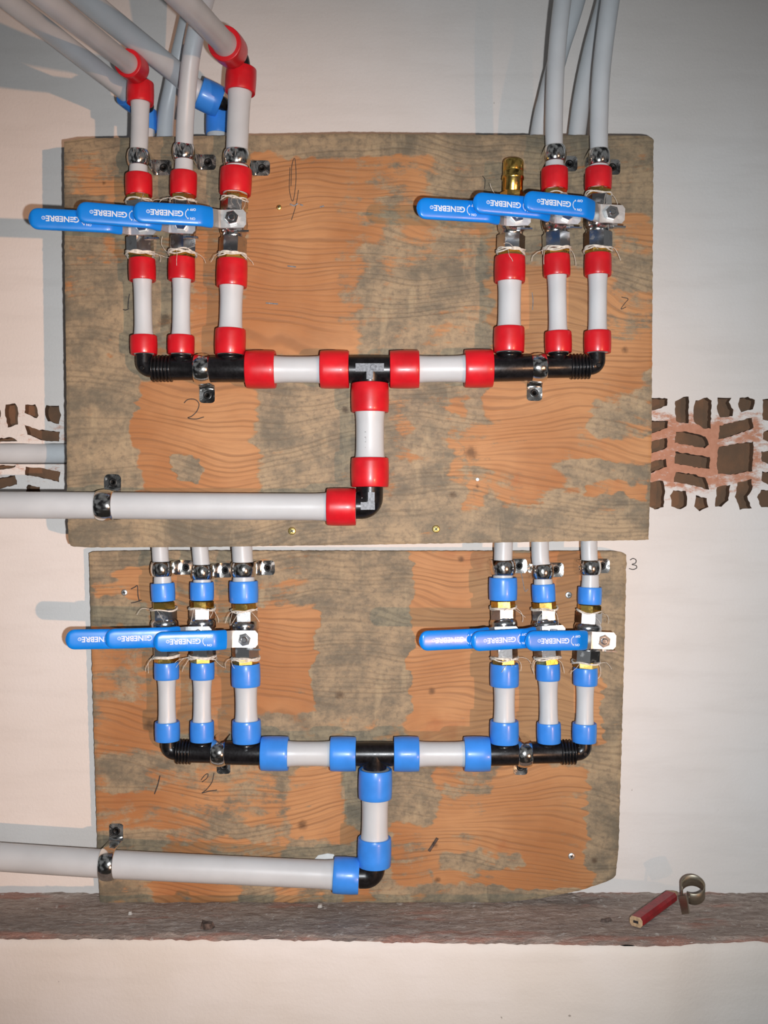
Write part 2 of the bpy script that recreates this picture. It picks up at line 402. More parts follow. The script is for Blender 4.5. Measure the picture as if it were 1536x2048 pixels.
# ------------------------------------------------------------------ boards
HBU, HBL = .080, .020      # front faces of the two boards
HU, HLO = .106, .050       # pipe axes over them
def lerp_tab(t, x):
    if x <= t[0][0]: return t[0][1]
    for (a, va), (b, vb) in zip(t, t[1:]):
        if x <= b: return va + (vb - va) * (x - a) / (b - a)
    return t[-1][1]
def blob(px, py, x0, y0, x1, y1, soft):
    dx = max(x0 - px, px - x1, 0) ; dy = max(y0 - py, py - y1, 0)
    d = math.hypot(dx, dy); t = max(0, 1 - d / soft); return t * t * (3 - 2 * t)
def board(name, label, LT, RT, TT, BT, hf, thick, base, blobs, spots, nx, ny, flakes=False):
    mb = MB(); vals = []; sp = []
    front = []
    def jit(q, s): return mnoise.noise(Vector((q * .09, s, 0))) * 1.4 + mnoise.noise(Vector((q * .4, s, 4))) * .7
    for i in range(nx + 1):
        u = i / nx
        for j in range(ny + 1):
            v = j / ny
            x, y = LT[0][1] * (1 - u) + RT[0][1] * u, 0
            for _ in range(3):
                y = lerp_tab(TT, x) * (1 - v) + lerp_tab(BT, x) * v
                x = (lerp_tab(LT, y)) * (1 - u) + (lerp_tab(RT, y)) * u
            xx = x + (jit(y, 1) if i == 0 else 0) + (jit(y, 2) if i == nx else 0)
            yy = y + (jit(x, 3) * .6 if j == 0 else 0) + (jit(x, 5) * .6 if j == ny else 0)
            edge = i in (0, nx) or j in (0, ny)
            front.append(P(xx, yy, hf - (.0008 if edge else 0)))
            val = base
            wx = x + 26 * mnoise.noise(Vector((x * .012, y * .02, hf * 50))) + 12 * mnoise.noise(Vector((x * .03, y * .09, 7)))
            wy = y + 20 * mnoise.noise(Vector((x * .012, y * .02, 40 + hf * 50))) + 8 * mnoise.noise(Vector((x * .06, y * .06, 17)))
            for (x0, y0, x1, y1, soft, amt) in blobs:
                kf = blob(wx, wy, x0, y0, x1, y1, soft * 1.05); val = val * (1 - kf) + amt * kf
            vals.append(val)
            s_ = 0
            for (sx, sy, sr) in spots: s_ = max(s_, 1 - math.hypot(x - sx, y - sy) / sr)
            sp.append(max(0, s_))
    W = ny + 1
    mb.add(front, [[i * W + j, (i + 1) * W + j, (i + 1) * W + j + 1, i * W + j + 1] for i in range(nx) for j in range(ny)], True)
    ring = [i * W for i in range(nx + 1)] + [nx * W + j for j in range(1, ny + 1)] + [i * W + ny for i in range(nx - 1, -1, -1)] + [j for j in range(ny - 1, 0, -1)]
    mb.cur = 1
    rim = [front[k] for k in ring]; bk = [q + Vector((0, thick, 0)) for q in rim]; n = len(rim)
    mb.add(rim + bk, [[k, (k + 1) % n, n + (k + 1) % n, n + k] for k in range(n)], False)
    mb.add(bk, [list(range(n))], False)
    root = thing(name, label, 'board', (front[0] + front[-1]) / 2 + Vector((0, thick, 0)))
    o = mb.build('panel', [M['wood'], M['edge']], root)
    a = o.data.attributes.new('bare', 'FLOAT', 'POINT'); b = o.data.attributes.new('spot', 'FLOAT', 'POINT')
    tot = len(o.data.vertices)
    a.data.foreach_set('value', vals + [.3] * (tot - len(vals))); b.data.foreach_set('value', sp + [0.] * (tot - len(sp)))
    return root
def stroke(pts, hf, parent, name='pencil_mark', r=.0005, mat='graphite', smooth=True):
    mb = MB(); pp = [P(x, y, hf + .0001) for x, y in pts]
    sweep(mb, catmull(pp, 6) if smooth and len(pp) > 2 else pp, r, 6); return mb.build(name, M[mat], parent)
G, O_ = .12, .86
upper = board('plywood_board', 'weathered cement-stained plywood board carrying the red-ringed pipes, the upper and larger board',
    [(266, 128), (500, 129), (800, 133), (1000, 134), (1080, 137), (1095, 143)], [(266, 1303), (275, 1307), (600, 1305), (900, 1303), (1080, 1297), (1095, 1296)],
    [(127, 283), (160, 277), (400, 272), (560, 270), (700, 267), (1000, 270), (1285, 271), (1300, 273), (1308, 280)],
    [(127, 1085), (145, 1093), (180, 1095), (400, 1094), (700, 1090), (1000, 1085), (1290, 1080), (1305, 1078)],
    HBU, .018, .28,
    [(500, 330, 690, 690, 45, .95), (380, 450, 440, 720, 25, .72), (700, 290, 830, 420, 40, .66), (690, 420, 765, 640, 30, .62), (830, 430, 1000, 520, 50, .56),
     (150, 345, 240, 400, 25, .6), (205, 430, 255, 520, 22, .55), (270, 770, 500, 870, 22, .93), (290, 860, 530, 985, 22, .97), (355, 912, 398, 968, 8, .1),
     (985, 555, 1215, 700, 28, .88), (1215, 590, 1300, 720, 20, .66), (975, 700, 1290, 790, 30, .85), (975, 790, 1190, 900, 25, .93), (1190, 795, 1300, 870, 20, .4),
     (1100, 880, 1300, 915, 14, .85), (990, 900, 1095, 960, 25, .8), (1010, 960, 1080, 1025, 22, .6), (1170, 968, 1290, 985, 8, .8), (1110, 1040, 1145, 1052, 6, .7),
     (905, 800, 922, 950, 12, .6), (938, 850, 972, 1045, 12, .66), (790, 800, 818, 900, 14, .5), (790, 270, 880, 330, 20, .5), (1230, 430, 1300, 500, 20, .58),
     (127, 266, 1310, 300, 18, .16), (740, 500, 965, 700, 30, .30), (530, 740, 700, 1080, 30, .14), (127, 540, 255, 1095, 22, .15), (127, 1042, 1310, 1096, 18, .14),
     (1190, 270, 1306, 420, 30, .18)],
    [(330, 640, 26), (208, 366, 9), (955, 972, 9), (690, 820, 16), (942, 905, 26), (1250, 700, 14), (345, 655, 18), (905, 990, 14)], 300, 210)
lower = board('plywood_board', 'weathered cement-stained plywood board carrying the blue-ringed pipes, the lower board resting on the ledge',
    [(1100, 178), (1250, 182), (1400, 186), (1600, 192), (1700, 195), (1810, 200)], [(1100, 1251), (1115, 1253), (1250, 1250), (1500, 1243), (1700, 1237), (1755, 1231), (1770, 1225), (1810, 1215)],
    [(176, 1108), (185, 1103), (300, 1101), (700, 1102), (1230, 1102), (1246, 1105), (1256, 1112)],
    [(190, 1806), (600, 1805), (1000, 1805), (1080, 1797), (1160, 1781), (1215, 1763), (1226, 1757), (1240, 1740)],
    HBL, .018, .32,
    [(830, 1112, 1200, 1480, 25, 1.0), (505, 1230, 620, 1440, 28, .88), (310, 1160, 470, 1450, 30, .66), (190, 1370, 330, 1500, 25, .72), (240, 1132, 330, 1160, 14, .75),
     (190, 1168, 300, 1190, 12, .7), (190, 1250, 320, 1330, 22, .66), (310, 1550, 540, 1640, 30, .58), (190, 1595, 350, 1650, 20, .7), (590, 1545, 705, 1670, 20, .82), (330, 1685, 560, 1722, 14, .7),
     (310, 1768, 480, 1802, 14, .8), (560, 1775, 640, 1802, 14, .6), (960, 1540, 1165, 1760, 22, .95), (860, 1560, 960, 1720, 26, .78), (800, 1665, 848, 1765, 16, .72), (870, 1722, 945, 1768, 12, .8), (1030, 1700, 1170, 1775, 18, .9),
     (690, 1775, 745, 1800, 10, .8), (640, 1112, 815, 1420, 14, .02), (700, 1545, 860, 1640, 20, .2), (1205, 1100, 1260, 1800, 14, .1), (900, 1500, 985, 1590, 20, .6),
     (500, 1440, 720, 1475, 14, .3), (880, 1710, 1030, 1730, 14, .3), (820, 1775, 1000, 1806, 12, .25), (1000, 1782, 1220, 1806, 10, .1), (178, 1200, 290, 1245, 12, .15), (178, 1102, 300, 1125, 12, .15),
     (1180, 1560, 1250, 1700, 16, .12)],
    [(864, 1382, 15), (922, 1118, 13), (680, 1390, 18), (1188, 1720, 14), (870, 1690, 12), (1190, 1485, 12), (300, 1450, 24), (875, 1760, 12), (605, 1650, 20), (1150, 1310, 9)], 280, 190)
# pencilled numerals and scribbles
stroke([(259, 588), (257, 600), (256, 616)], HBU, upper); stroke([(246, 619), (252, 620), (258, 617)], HBU, upper)
stroke([(368, 806), (376, 799), (390, 799), (398, 808), (394, 822), (384, 832), (376, 836), (392, 838), (408, 834)], HBU, upper)
stroke([(580, 335), (579, 380), (586, 402), (592, 360), (590, 318), (584, 330), (582, 372)], HBU, upper, r=.00035)
stroke([(597, 380), (592, 410), (583, 440)], HBU, upper, r=.00035)
stroke([(1243, 594), (1256, 598), (1250, 606), (1242, 618), (1252, 614)], HBU, upper, r=.0004)
stroke([(1064, 585), (1066, 600), (1065, 620)], HBU, upper, r=.0004, mat='mark')
stroke([(1020 - 55, 352), (970, 360), (969, 378)], HBU, upper, r=.0004)
for a in ([(580, 408), (588, 412), (596, 407)], [(600, 409), (606, 411)], [(640, 414), (648, 412)], [(575, 532), (592, 534)], [(532, 606), (556, 608)]): stroke(a, HBU, upper, 'scuff_mark', .0007, 'mark', False)
stroke([(262, 1178), (270, 1174), (275, 1172), (276, 1190), (279, 1203)], HBL, lower, r=.0006); stroke([(262, 1206), (272, 1204), (283, 1200)], HBL, lower, r=.0006)
stroke([(320, 1551), (316, 1568), (309, 1588)], HBL, lower, r=.0007)
stroke([(402, 1560), (410, 1550), (416, 1548), (414, 1556), (404, 1564)], HBL, lower); stroke([(428, 1546), (424, 1564), (412, 1580), (404, 1586), (420, 1582), (434, 1580)], HBL, lower)
stroke([(875, 1676), (866, 1690), (858, 1702)], HBL, lower, 'gouge', .0016, 'debris')
stroke([(1042, 1146), (1045, 1158), (1050, 1182), (1056, 1178)], HBL, lower, r=.0004, mat='mark')
mb = MB(); rev(mb, P(955, 959, HBU - .001), P(955, 959, HBU + .001), [(0, .0015), (.0018, .0015)], 12); mb.build('blue_ink_spot', M['grip'], upper)
# battens carry the upper board off the wall, clear of the pipes behind it
for px in (232, 560, 860, 1238):
    mb = MB(); c = P(px, 680, HBU - .018 - .031); c.y = -.031; box(mb, c, X, Z, Yc, .018, .33, .0618); mb.build('batten', M['edge'], upper)
for c in (Vector((-.2, 0, 0)),):
    pass
# numeral pencilled on the wall
mk = MB(); pts = [P(x, y, .0002) for x, y in [(1260, 1120), (1266, 1117), (1272, 1120), (1271, 1126), (1264, 1129), (1272, 1131), (1273, 1136), (1266, 1139), (1258, 1137)]]
sweep(mk, catmull(pts, 6), .0005, 6); tag(mk.build('pencilled_numeral', M['graphite']), 'figure 3 pencilled on the white wall beside the lower board', 'writing')

# ------------------------------------------------------------------ screws in the boards
def screw_thing(px, py, hf, r, mat, label):
    c = P(px, py, hf); root = thing('screw', label, 'screw', c)
    mb = MB(); rev(mb, c + Yc * -.004, c + Yc * .0012, [(0, r * .4), (.0035, r * .95), (.0046, r), (.0051, r * .8), (.0052, .0001)], 20); mb.build('screw_head', M[mat], root)
    mb = MB(); a = random.uniform(0, 1.5); u = X * math.cos(a) + Z * math.sin(a); v = u.cross(Yc)
    box(mb, c + Yc * .0011, u, v, Yc, r * 1.0, r * .26, .0006); box(mb, c + Yc * .00112, v, u, Yc, r * 1.0, r * .26, .0006)
    mb.build('cross_recess', M['blackscrew'], root)
screw_thing(584, 1062, HBU, .0038, 'goldscrew', 'brass-coloured cross-head screw low on the upper board, left of centre')
screw_thing(872, 1058, HBU, .0038, 'goldscrew', 'brass-coloured cross-head screw low on the upper board, right of centre')
screw_thing(558, 415, HBU, .0026, 'goldscrew', 'small brass-coloured screw sunk in the upper board right of the left valves')
screw_thing(249, 1185, HBL, .0034, 'zinc', 'silver screw at top left of the lower board beside the pencilled 1')
screw_thing(1137, 1190, HBL, .0036, 'zinc', 'silver screw between the middle and right risers of the lower right bank')
screw_thing(1143, 1712, HBL, .0036, 'zinc', 'silver screw near the chipped bottom right corner of the lower board')
# putty flake behind the lower inlet pipe
mb = MB(); prism(mb, [P(x, y, HBL) for x, y in [(625, 1722), (636, 1710), (655, 1706), (668, 1708), (671, 1716), (668, 1730), (640, 1732)]], Yc * .0016)
tag(mb.build('putty_flake', M['chip']), 'white flake of putty on the lower board above the blue-ringed inlet pipe', 'flake')

# ------------------------------------------------------------------ pipe parts
def ring(parent, A, B, r, mat, inner=None):
    """expansion ring from A to B"""
    mb = MB(); L = (B - A).length; ri = inner or r * .72
    rev(mb, A, B, [(.0008, ri), (0, r * .90), (0, r * .955), (.0006, r * .972), (L * .3, r * .995), (L * .6, r), (L * .85, r * .99), (L - .0006, r * .975), (L, r * .955), (L, r * .90), (L - .0008, ri)], 40)
    return mb.build('expansion_ring', M[mat], parent)
def waist(mb, A, B, r, flare, edge, ends=(True, True)):
    L = (B - A).length; n = 40; pr = []
    for i in range(n + 1):
        t = L * i / n; k = 0
        if ends[0]: k = max(k, math.exp(-(max(0, t - edge) / .0065) ** 1.3))
        if ends[1]: k = max(k, math.exp(-(max(0, L - t - edge) / .0065) ** 1.3))
        pr.append((t, r * (1 + flare * k)))
    rev(mb, A, B, pr, 36)
def nipple(label, A, B, h, wt, wr, mat, l0, l1, group=None, cat='pipe'):
    """short pipe between px points A and B (outer ends of both rings); l0/l1 ring lengths in px"""
    a = P(A[0], A[1], h); b = P(B[0], B[1], h); d = (b - a).normalized(); s = (D - h) / F
    root = thing('pipe_nipple', label, cat, (a + b) / 2, group)
    mb = MB(); waist(mb, a + d * .0004, b - d * .0004, wt / 2 * s, .13, max(l0, l1) * s * .8); mb.build('tube', M['tube'], root)
    w0, w1 = wr if isinstance(wr, tuple) else (wr, wr)
    ring(root, a, a + d * (l0 * s), w0 / 2 * s, mat); ring(root, b, b - d * (l1 * s), w1 / 2 * s, mat)
    return root
def supply(label, pts, wt, h_ring, ring_px, mat, flare_end=True, elbow=None, group=None, name='supply_pipe'):
    """pipe following (px,py,h) points, first point = outer end of its ring.
       elbow: list of (px,py,h) for a second leg ring, black elbow and onward tube"""
    path = [P(*p) for p in pts]
    root = thing(name, label, 'pipe', path[0], group)
    sm = catmull(path, 12); r0 = R(wt, h_ring); acc = 0; rad = []
    for i, q in enumerate(sm):
        if i: acc += (sm[i] - sm[i - 1]).length
        k = math.exp(-(max(0, acc - ring_px[1] * (D - h_ring) / F * .9) / .0065) ** 1.3) if ring_px else 0
        rad.append(r0 * (1 + .10 * k))
    if elbow:  # flare at far end too
        tot = acc; acc = 0
        for i in range(len(sm)):
            if i: acc += (sm[i] - sm[i - 1]).length
            rad[i] = max(rad[i], r0 * (1 + .12 * math.exp(-(max(0, tot - acc - elbow['l'] * .9) / .0065) ** 1.3)))
    mb = MB(); sweep(mb, sm, rad, 36); mb.build('tube', M['tube'], root)
    if ring_px:
        w_, l_ = ring_px; d = (path[1] - path[0]).normalized(); ring(root, path[0], path[0] + d * (l_ * (D - h_ring) / F), R(w_, h_ring), mat)
    if elbow:
        e = path[-1]; d = (path[-1] - path[-2]).normalized(); ring(root, e, e - d * elbow['l'], elbow['r'], elbow['mat'])
    return root
def elbow_leg(label, corner_from, d_in, pts, r, ring_r, ring_l, mat, group=None):
    """second leg: elbow thing + onward pipe with ring.  pts in (px,py,h), first = ring outer end"""
    path = [P(*p) for p in pts]; d = (path[1] - path[0]).normalized()
    root = thing('supply_pipe', label, 'pipe', path[0], group)
    sm = catmull(path, 14); acc = 0; rad = []
    for i in range(len(sm)):
        if i: acc += (sm[i] - sm[i - 1]).length
        rad.append(r * (1 + .12 * math.exp(-(max(0, acc - ring_l * .9) / .0065) ** 1.3)))
    mb = MB(); sweep(mb, sm, rad, 36); mb.build('tube', M['tube'], root)
    ring(root, path[0], path[0] + d * ring_l, ring_r, mat)
    return root, path[0], d
def black_elbow(label, a, da, b, db, r, group=None):
    """elbow from point a (leaving along da) to point b (arriving along -db)"""
    root_l = (a + b) / 2; mb = MB(); L = (b - a).length
    c = a + da * L * .62; c2 = b + db * L * .62 * 1.0
    n = 14; path = []
    for i in range(n + 1):
        t = i / n; path.append((1 - t) ** 3 * a + 3 * (1 - t) ** 2 * t * c + 3 * (1 - t) * t * t * c2 + t ** 3 * b)
    sweep(mb, path, r, 28)
    o = mb.build('elbow_fitting', M['black'], None); return tag(o, label, 'pipe fitting', group)

def pipe_clamp(label, px, py, h, hb, r, axis, side, w_=.0150, group=None, tilt=0):
    """one-eared saddle clamp: band over the pipe, flat ear with a screw on the side given"""
    c = P(px, py, h); root = thing('pipe_clamp', label, 'clamp', Vector((c.x, -hb, c.z)), group)
    rb = r + .0004; hh = h - hb; path = []
    S = side; th = .0011
    far = -S * (rb + .0003)
    path.append(c + far - Yc * (hh - .0008)); path.append(c + far - Yc * (hh * .5))
    for i in range(21):
        a = math.pi - math.pi * i / 20; path.append(c + S * (rb * math.cos(a)) + Yc * (rb * math.sin(a)))
    path.append(c + S * (rb + .0002) - Yc * (hh - .006)); path.append(c + S * (rb + .0012) - Yc * (hh - .0022)); path.append(c + S * (rb + .0042) - Yc * (hh - .0008))
    mb = MB(); cs = [(-.5, 0), (-.5, .8), (-.44, 1.6), (-.26, 2.9), (0, 3.5), (.26, 2.9), (.44, 1.6), (.5, .8), (.5, 0)]
    n = len(path); vs = []
    for i in range(n):
        t = (path[min(i + 1, n - 1)] - path[max(i - 1, 0)]).normalized(); nn = axis.cross(t)
        mid = path[min(i + 2, n - 1)]
        out = (path[i] - (c - Yc * 0)).normalized()
        if nn.dot(out) < 0: nn = -nn
        if i >= n - 2 or i == n - 3: nn = Yc if i >= n - 1 else (Yc + nn).normalized()
        for (u, o) in cs: vs.append(path[i] + axis * (u * w_) + nn * (o * th * .62))
    m_ = len(cs)
    fs = [[i * m_ + k, i * m_ + (k + 1) % m_, (i + 1) * m_ + (k + 1) % m_, (i + 1) * m_ + k] for i in range(n - 1) for k in range(m_)]
    mb.add(vs, fs, True); mb.build('band', M['clamp'], root)
    # ear with a round screw hole
    ec = c + S * (r + .0100) - Yc * hh; mb = MB(); seg = 28; outer = []; inner = []
    a_ = .0052; lx0 = -.0066; lx1 = .0078
    for k in range(seg):
        t = 2 * math.pi * k / seg; cx, sx = math.cos(t), math.sin(t)
        sc_ = min((lx1 if cx > 0 else -lx0) / max(abs(cx), 1e-6), (w_ * .5) / max(abs(sx), 1e-6)); sc_ = min(sc_, .0093 if cx > 0 else .02)
        outer.append(ec + S * (cx * sc_) + axis * (sx * sc_)); inner.append(ec + (S * cx + axis * sx) * .0036)
    up = Yc * .0014
    allv = [q for q in outer] + [q for q in inner] + [q + up * .9 for q in outer] + [q + up * .55 for q in inner]
    fs = []
    for k in range(seg):
        k2 = (k + 1) % seg
        fs += [[k, k2, seg + k2, seg + k], [2 * seg + k, 2 * seg + k2, 3 * seg + k2, 3 * seg + k], [k, k2, 2 * seg + k2, 2 * seg + k], [seg + k, seg + k2, 3 * seg + k2, 3 * seg + k]]
    mb.add(allv, fs, False); mb.build('ear', M['clamp'], root)
    mb = MB(); rev(mb, ec - Yc * .006, ec + Yc * .0022, [(0, .0008), (.0045, .0016), (.0064, .0036), (.0074, .0038), (.0078, .0030), (.0068, .0016), (.0060, .0004)], 20)
    mb.build('screw', M['blackscrew'], root)
    return root

# ------------------------------------------------------------------ lettering templates
def text_tris(s, size, ox=0, oy=0, sx=1.0):
    cu = bpy.data.curves.new('t', 'FONT'); cu.body = s; cu.size = size; cu.extrude = .00012; cu.offset = size * .025; cu.resolution_u = 3
    o = bpy.data.objects.new('t', cu); COL.objects.link(o); bpy.context.view_layer.update()
    me = o.evaluated_get(bpy.context.evaluated_depsgraph_get()).to_mesh()
    vs = [(v.co.x * sx + ox, v.co.y + oy, v.co.z) for v in me.vertices]; fs = [list(p.vertices) for p in me.polygons]
    x1 = max(v[0] for v in vs); o.evaluated_get(bpy.context.evaluated_depsgraph_get()).to_mesh_clear()
    bpy.data.objects.remove(o); bpy.data.curves.remove(cu); return vs, fs, x1
def make_logo():
    parts = []; S_ = .0070; e = text_tris('G', S_, 0, 0, 1.05); parts.append(e[:2]); x = e[2] + .0002; H_ = S_ * .70
    for k in range(3):
        y = k * (H_ * .37); w0 = .0027
        parts.append(([(x - (0.0 if k != 1 else 0), y, 0), (x + w0, y, 0), (x + w0, y + H_ * .2, 0), (x, y + H_ * .2, 0), (x, y, .00012), (x + w0, y, .00012), (x + w0, y + H_ * .2, .00012), (x, y + H_ * .2, .00012)],
                      [[4, 5, 6, 7], [0, 1, 5, 4], [1, 2, 6, 5], [2, 3, 7, 6], [3, 0, 4, 7], [3, 2, 1, 0]]))
    x += .0030; e = text_tris('NEBRE', S_, x, 0, 1.0); parts.append(e[:2]); e2 = text_tris('\u00ae', .0042, e[2] + .0004, .0005); parts.append(e2[:2])
    W_ = e2[2]
    v2 = []
    for vs, fs in parts: v2.append(([(a - W_ / 2, b - H_ / 2, c) for a, b, c in vs], fs))
    return v2, W_
LOGO, LOGO_W = make_logo()
def make_onoff():
    out = []; e = text_tris('ON', .0030, -.0024, .0030); out.append(e[:2]); e = text_tris('OFF', .0030, -.0030, -.0052); out.append(e[:2])
    # curved arrow: an arc bowed towards the logo with two heads
    vs = []; fs = []; n = 12
    for i in range(n + 1):
        a = math.radians(-52 + 104 * i / n)
        for rr in (.0042, .0048): vs.append((-.0004 + rr * math.cos(a) + .0022, rr * math.sin(a) * 1.05, .0001))
    for i in range(n): fs.append([2 * i, 2 * i + 1, 2 * i + 3, 2 * i + 2])
    b = len(vs)
    for sgn in (1, -1): vs += [(.0054, sgn * .0030, .0001), (.0034, sgn * .0034, .0001), (.0040, sgn * .0050, .0001)]
    fs += [[b, b + 1, b + 2], [b + 3, b + 5, b + 4]]
    out.append((vs, fs)); return out
ONOFF = make_onoff()
def stamp(mb, parts, org, ex, ey, ez):
    for vs, fs in parts: mb.add([org + ex * a + ey * b + ez * c for a, b, c in vs], fs, False)

# ------------------------------------------------------------------ ball valves
def superloft(mb, path, ws, ts, wdir, power=3.2, seg=20):
    n = len(path); vs = []
    for i in range(n):
        t = (path[min(i + 1, n - 1)] - path[max(i - 1, 0)]).normalized(); wd = (wdir - t * wdir.dot(t)).normalized(); nd = t.cross(wd)
        for k in range(seg):
            a = 2 * math.pi * k / seg; c, s = math.cos(a), math.sin(a)
            vs.append(path[i] + wd * (math.copysign(abs(c) ** (2 / power), c) * ws[i] / 2) + nd * (math.copysign(abs(s) ** (2 / power), s) * ts[i] / 2))
    fs = [[i * seg + k, i * seg + (k + 1) % seg, (i + 1) * seg + (k + 1) % seg, (i + 1) * seg + k] for i in range(n - 1) for k in range(seg)]
    mb.add(vs, fs, True); mb.add(vs[:seg], [list(range(seg))[::-1]], False); mb.add(vs[-seg:], [list(range(seg))], False)
def resample(pts, ss):
    L = [0]
    for a, b in zip(pts, pts[1:]): L.append(L[-1] + (b - a).length)
    out = []
    for s in ss:
        s = min(max(s, 0), L[-1])
        for i in range(len(pts) - 1):
            if s <= L[i + 1] + 1e-9: out.append(pts[i].lerp(pts[i + 1], (s - L[i]) / max(1e-9, L[i + 1] - L[i]))); break
    return out, L[-1]
def valve(label, bot, top, h, stem, tip, wpx, style, mat_ring=None, phase=0.0, barb=False, hs=.033, ht=.058, grip_w=.0192, group=None, seed=0):
    rnd = random.Random(seed)
    a = P(bot[0], bot[1], h); b = P(top[0], top[1], h); d = (b - a); L = d.length; d.normalize()
    root = thing('ball_valve', label, 'valve', (a + b) / 2, group)
    r = R(wpx, h)
    at = lambda s: a + d * (L * s)
    if style == 'U': c = dict(b0=.085, h0=(.085, .345), w0=(.345, .41), g=(.40, .66), n=(.66, .73), h1=(.72, .895))
    else: c = dict(b0=.10, h0=(.10, .30), w0=(.29, .34), g=(.33, .56), n=(.55, .70), h1=(.70, .885))
    mb = MB(); hexa(mb, at(-.0 + .004), at(c['h0'][0] + .01), r * .93, .0008, phase + .26); mb.build('brass_adapter', M['brass'], root)
    mb = MB(); hexa(mb, at(c['h1'][1] - .01), at(.996), r * .90, .0008, phase)
    if barb:
        q = at(1.0); L2 = .031; rb = R(42, h)
        rev(mb, at(.985), at(.985) + d * L2, [(0, rb * .86), (.002, rb * .97), (.0125, rb * .97), (.0130, rb * 1.06), (.0160, rb * 1.04), (.0165, rb * .98), (.0200, rb * .98), (.0203, rb * .96), (.0208, rb * .985), (.0295, rb * .98), (.031, rb * .92), (.0308, rb * .70), (.012, rb * .68), (.0119, .0005)], 36)
    mb.build('brass_adapter', M['brass'], root)
    mb = MB(); hexa(mb, at(c['h0'][0]), at(c['h0'][1]), r * 1.02, .0016, phase); hexa(mb, at(c['h1'][0]), at(c['h1'][1]), r * .98, .0016, phase + .2)
    t0, t1 = c['w0'][0] * L, c['n'][1] * L
    g0, g1 = c['g'][0] * L, c['g'][1] * L
    pr = [(t0 - .002, r * .86), (c['w0'][1] * L - .001, r * .84)]
    for i in range(9):
        u = i / 8; pr.append((g0 + (g1 - g0) * u, r * (.88 + .14 * math.sin(math.pi * (.12 + .76 * u)))))
    if style == 'L': pr += [(g1 + .0004, r * 1.03), (c['n'][1] * L - .003, r * 1.04), (c['n'][1] * L, r * .96), (c['n'][1] * L + .001, r * .8)]
    else: pr += [(g1 + .001, r * .9), (t1 + .001, r * .86)]
    rev(mb, a, b, pr, 36)
    S = P(stem[0], stem[1], h + hs); A0 = at(.47)
    rev(mb, A0, S, [(0, .0075), ((S - A0).length - .009, .0075), ((S - A0).length - .0085, .0055), ((S - A0).length - .0005, .0055)], 20)
    # stop tab below the lever
    T = P(tip[0], tip[1], h + ht); dl = (T - S); dl = Vector((dl.x, 0, dl.z)).normalized()
    wv = Z - dl * Z.dot(dl); wv.normalize()
    box(mb, S - Yc * .0035 - dl * .009 - wv * .0105, dl, wv, Yc, .011, .0016, .0035)
    box(mb, S - Yc * .006 - dl * .004 - wv * .006, dl, wv, Yc, .007, .010, .004)
    mb.build('valve_body', M['chrome'], root)
    # lever
    p0 = S - dl * .0125; p1 = S + dl * .0115; rise = ht - hs
    p2 = S + dl * .027 + Yc * (rise * .50); p2.z += (T.z - S.z) * .3
    pts = [p0, p1, p1.lerp(p2, .5) + Yc * 0, p2, T]
    lv = thing_part = None
    mb = MB(); n = 34
    _, LT_ = resample(pts, [0])
    ss = [0, .0025] + [.0025 + (LT_ - .012 - .0025) * i / n for i in range(1, n + 1)]
    pp, _ = resample(pts, ss); wl = [.0105] + [.0165] * (len(ss) - 1)
    vs = []; ztp = .0022
    for i, q in enumerate(pp):
        t = (pp[min(i + 1, len(pp) - 1)] - pp[max(i - 1, 0)]).normalized(); wd = (Z - t * Z.dot(t)).normalized(); nd = t.cross(wd)
        for (u, o) in ((-.5, -.5), (.5, -.5), (.5, .5), (-.5, .5)): vs.append(q + wd * (u * wl[i]) + nd * (o * ztp))
    fs = [[i * 4 + k, i * 4 + (k + 1) % 4, (i + 1) * 4 + (k + 1) % 4, (i + 1) * 4 + k] for i in range(len(pp) - 1) for k in range(4)] + [[0, 1, 2, 3], [len(vs) - 1, len(vs) - 2, len(vs) - 3, len(vs) - 4]]
    mb.add(vs, fs, False); lever = mb.build('lever', M['zinc'], root)
    # vinyl grip, from mid-slope to the rounded tip
    mb = MB(); s0 = .0125 + .0115 + .0085; W_ = grip_w; Rr = W_ / 2; ss = []; ws = []; ts = []
    m_ = 46
    for i in range(m_ + 1):
        s = s0 + (LT_ - s0) * (1 - (1 - i / m_) ** 1.6); ss.append(s); e = LT_ - s
        k = 1 if e > Rr else math.sqrt(max(0.003, 1 - ((Rr - e) / Rr) ** 2.4)); ws.append(W_ * k * (.96 if i == 0 else 1)); ts.append(.0060 * (max(.12, 1 - max(0, (.004 - e) / .004) ** 2) if e < .004 else 1))
    pp, _ = resample(pts, ss); superloft(mb, pp, ws, ts, Z, 3.0, 28); grip = mb.build('grip', M['grip'], lever)
    # white lettering, reading upside down
    tdir = (T - p2).normalized(); up = -(Z - tdir * Z.dot(tdir)).normalized(); nn = tdir.cross(up)
    if nn.dot(Yc) < 0: nn = -nn
    mb = MB(); org = T - tdir * (.0115 + LOGO_W / 2) + nn * .00300; stamp(mb, LOGO, org, tdir, up, nn)
    stamp(mb, ONOFF, T - tdir * (.0110 + LOGO_W + .0085) + nn * .00298, tdir, up, nn)
    mb.build('lettering', M['white'], lever)
    # nut and stem end
    mb = MB(); hexa(mb, S + Yc * .0012, S + Yc * .0062, .0064, .0012, rnd.uniform(0, 1)); mb.build('hex_nut', M['chrome'], root)
    mb = MB(); rev(mb, S + Yc * .002, S + Yc * .0082, [(0, .0030), (.0056, .0030), (.0062, .0022)], 16); mb.build('stem', M['chrome'], root)
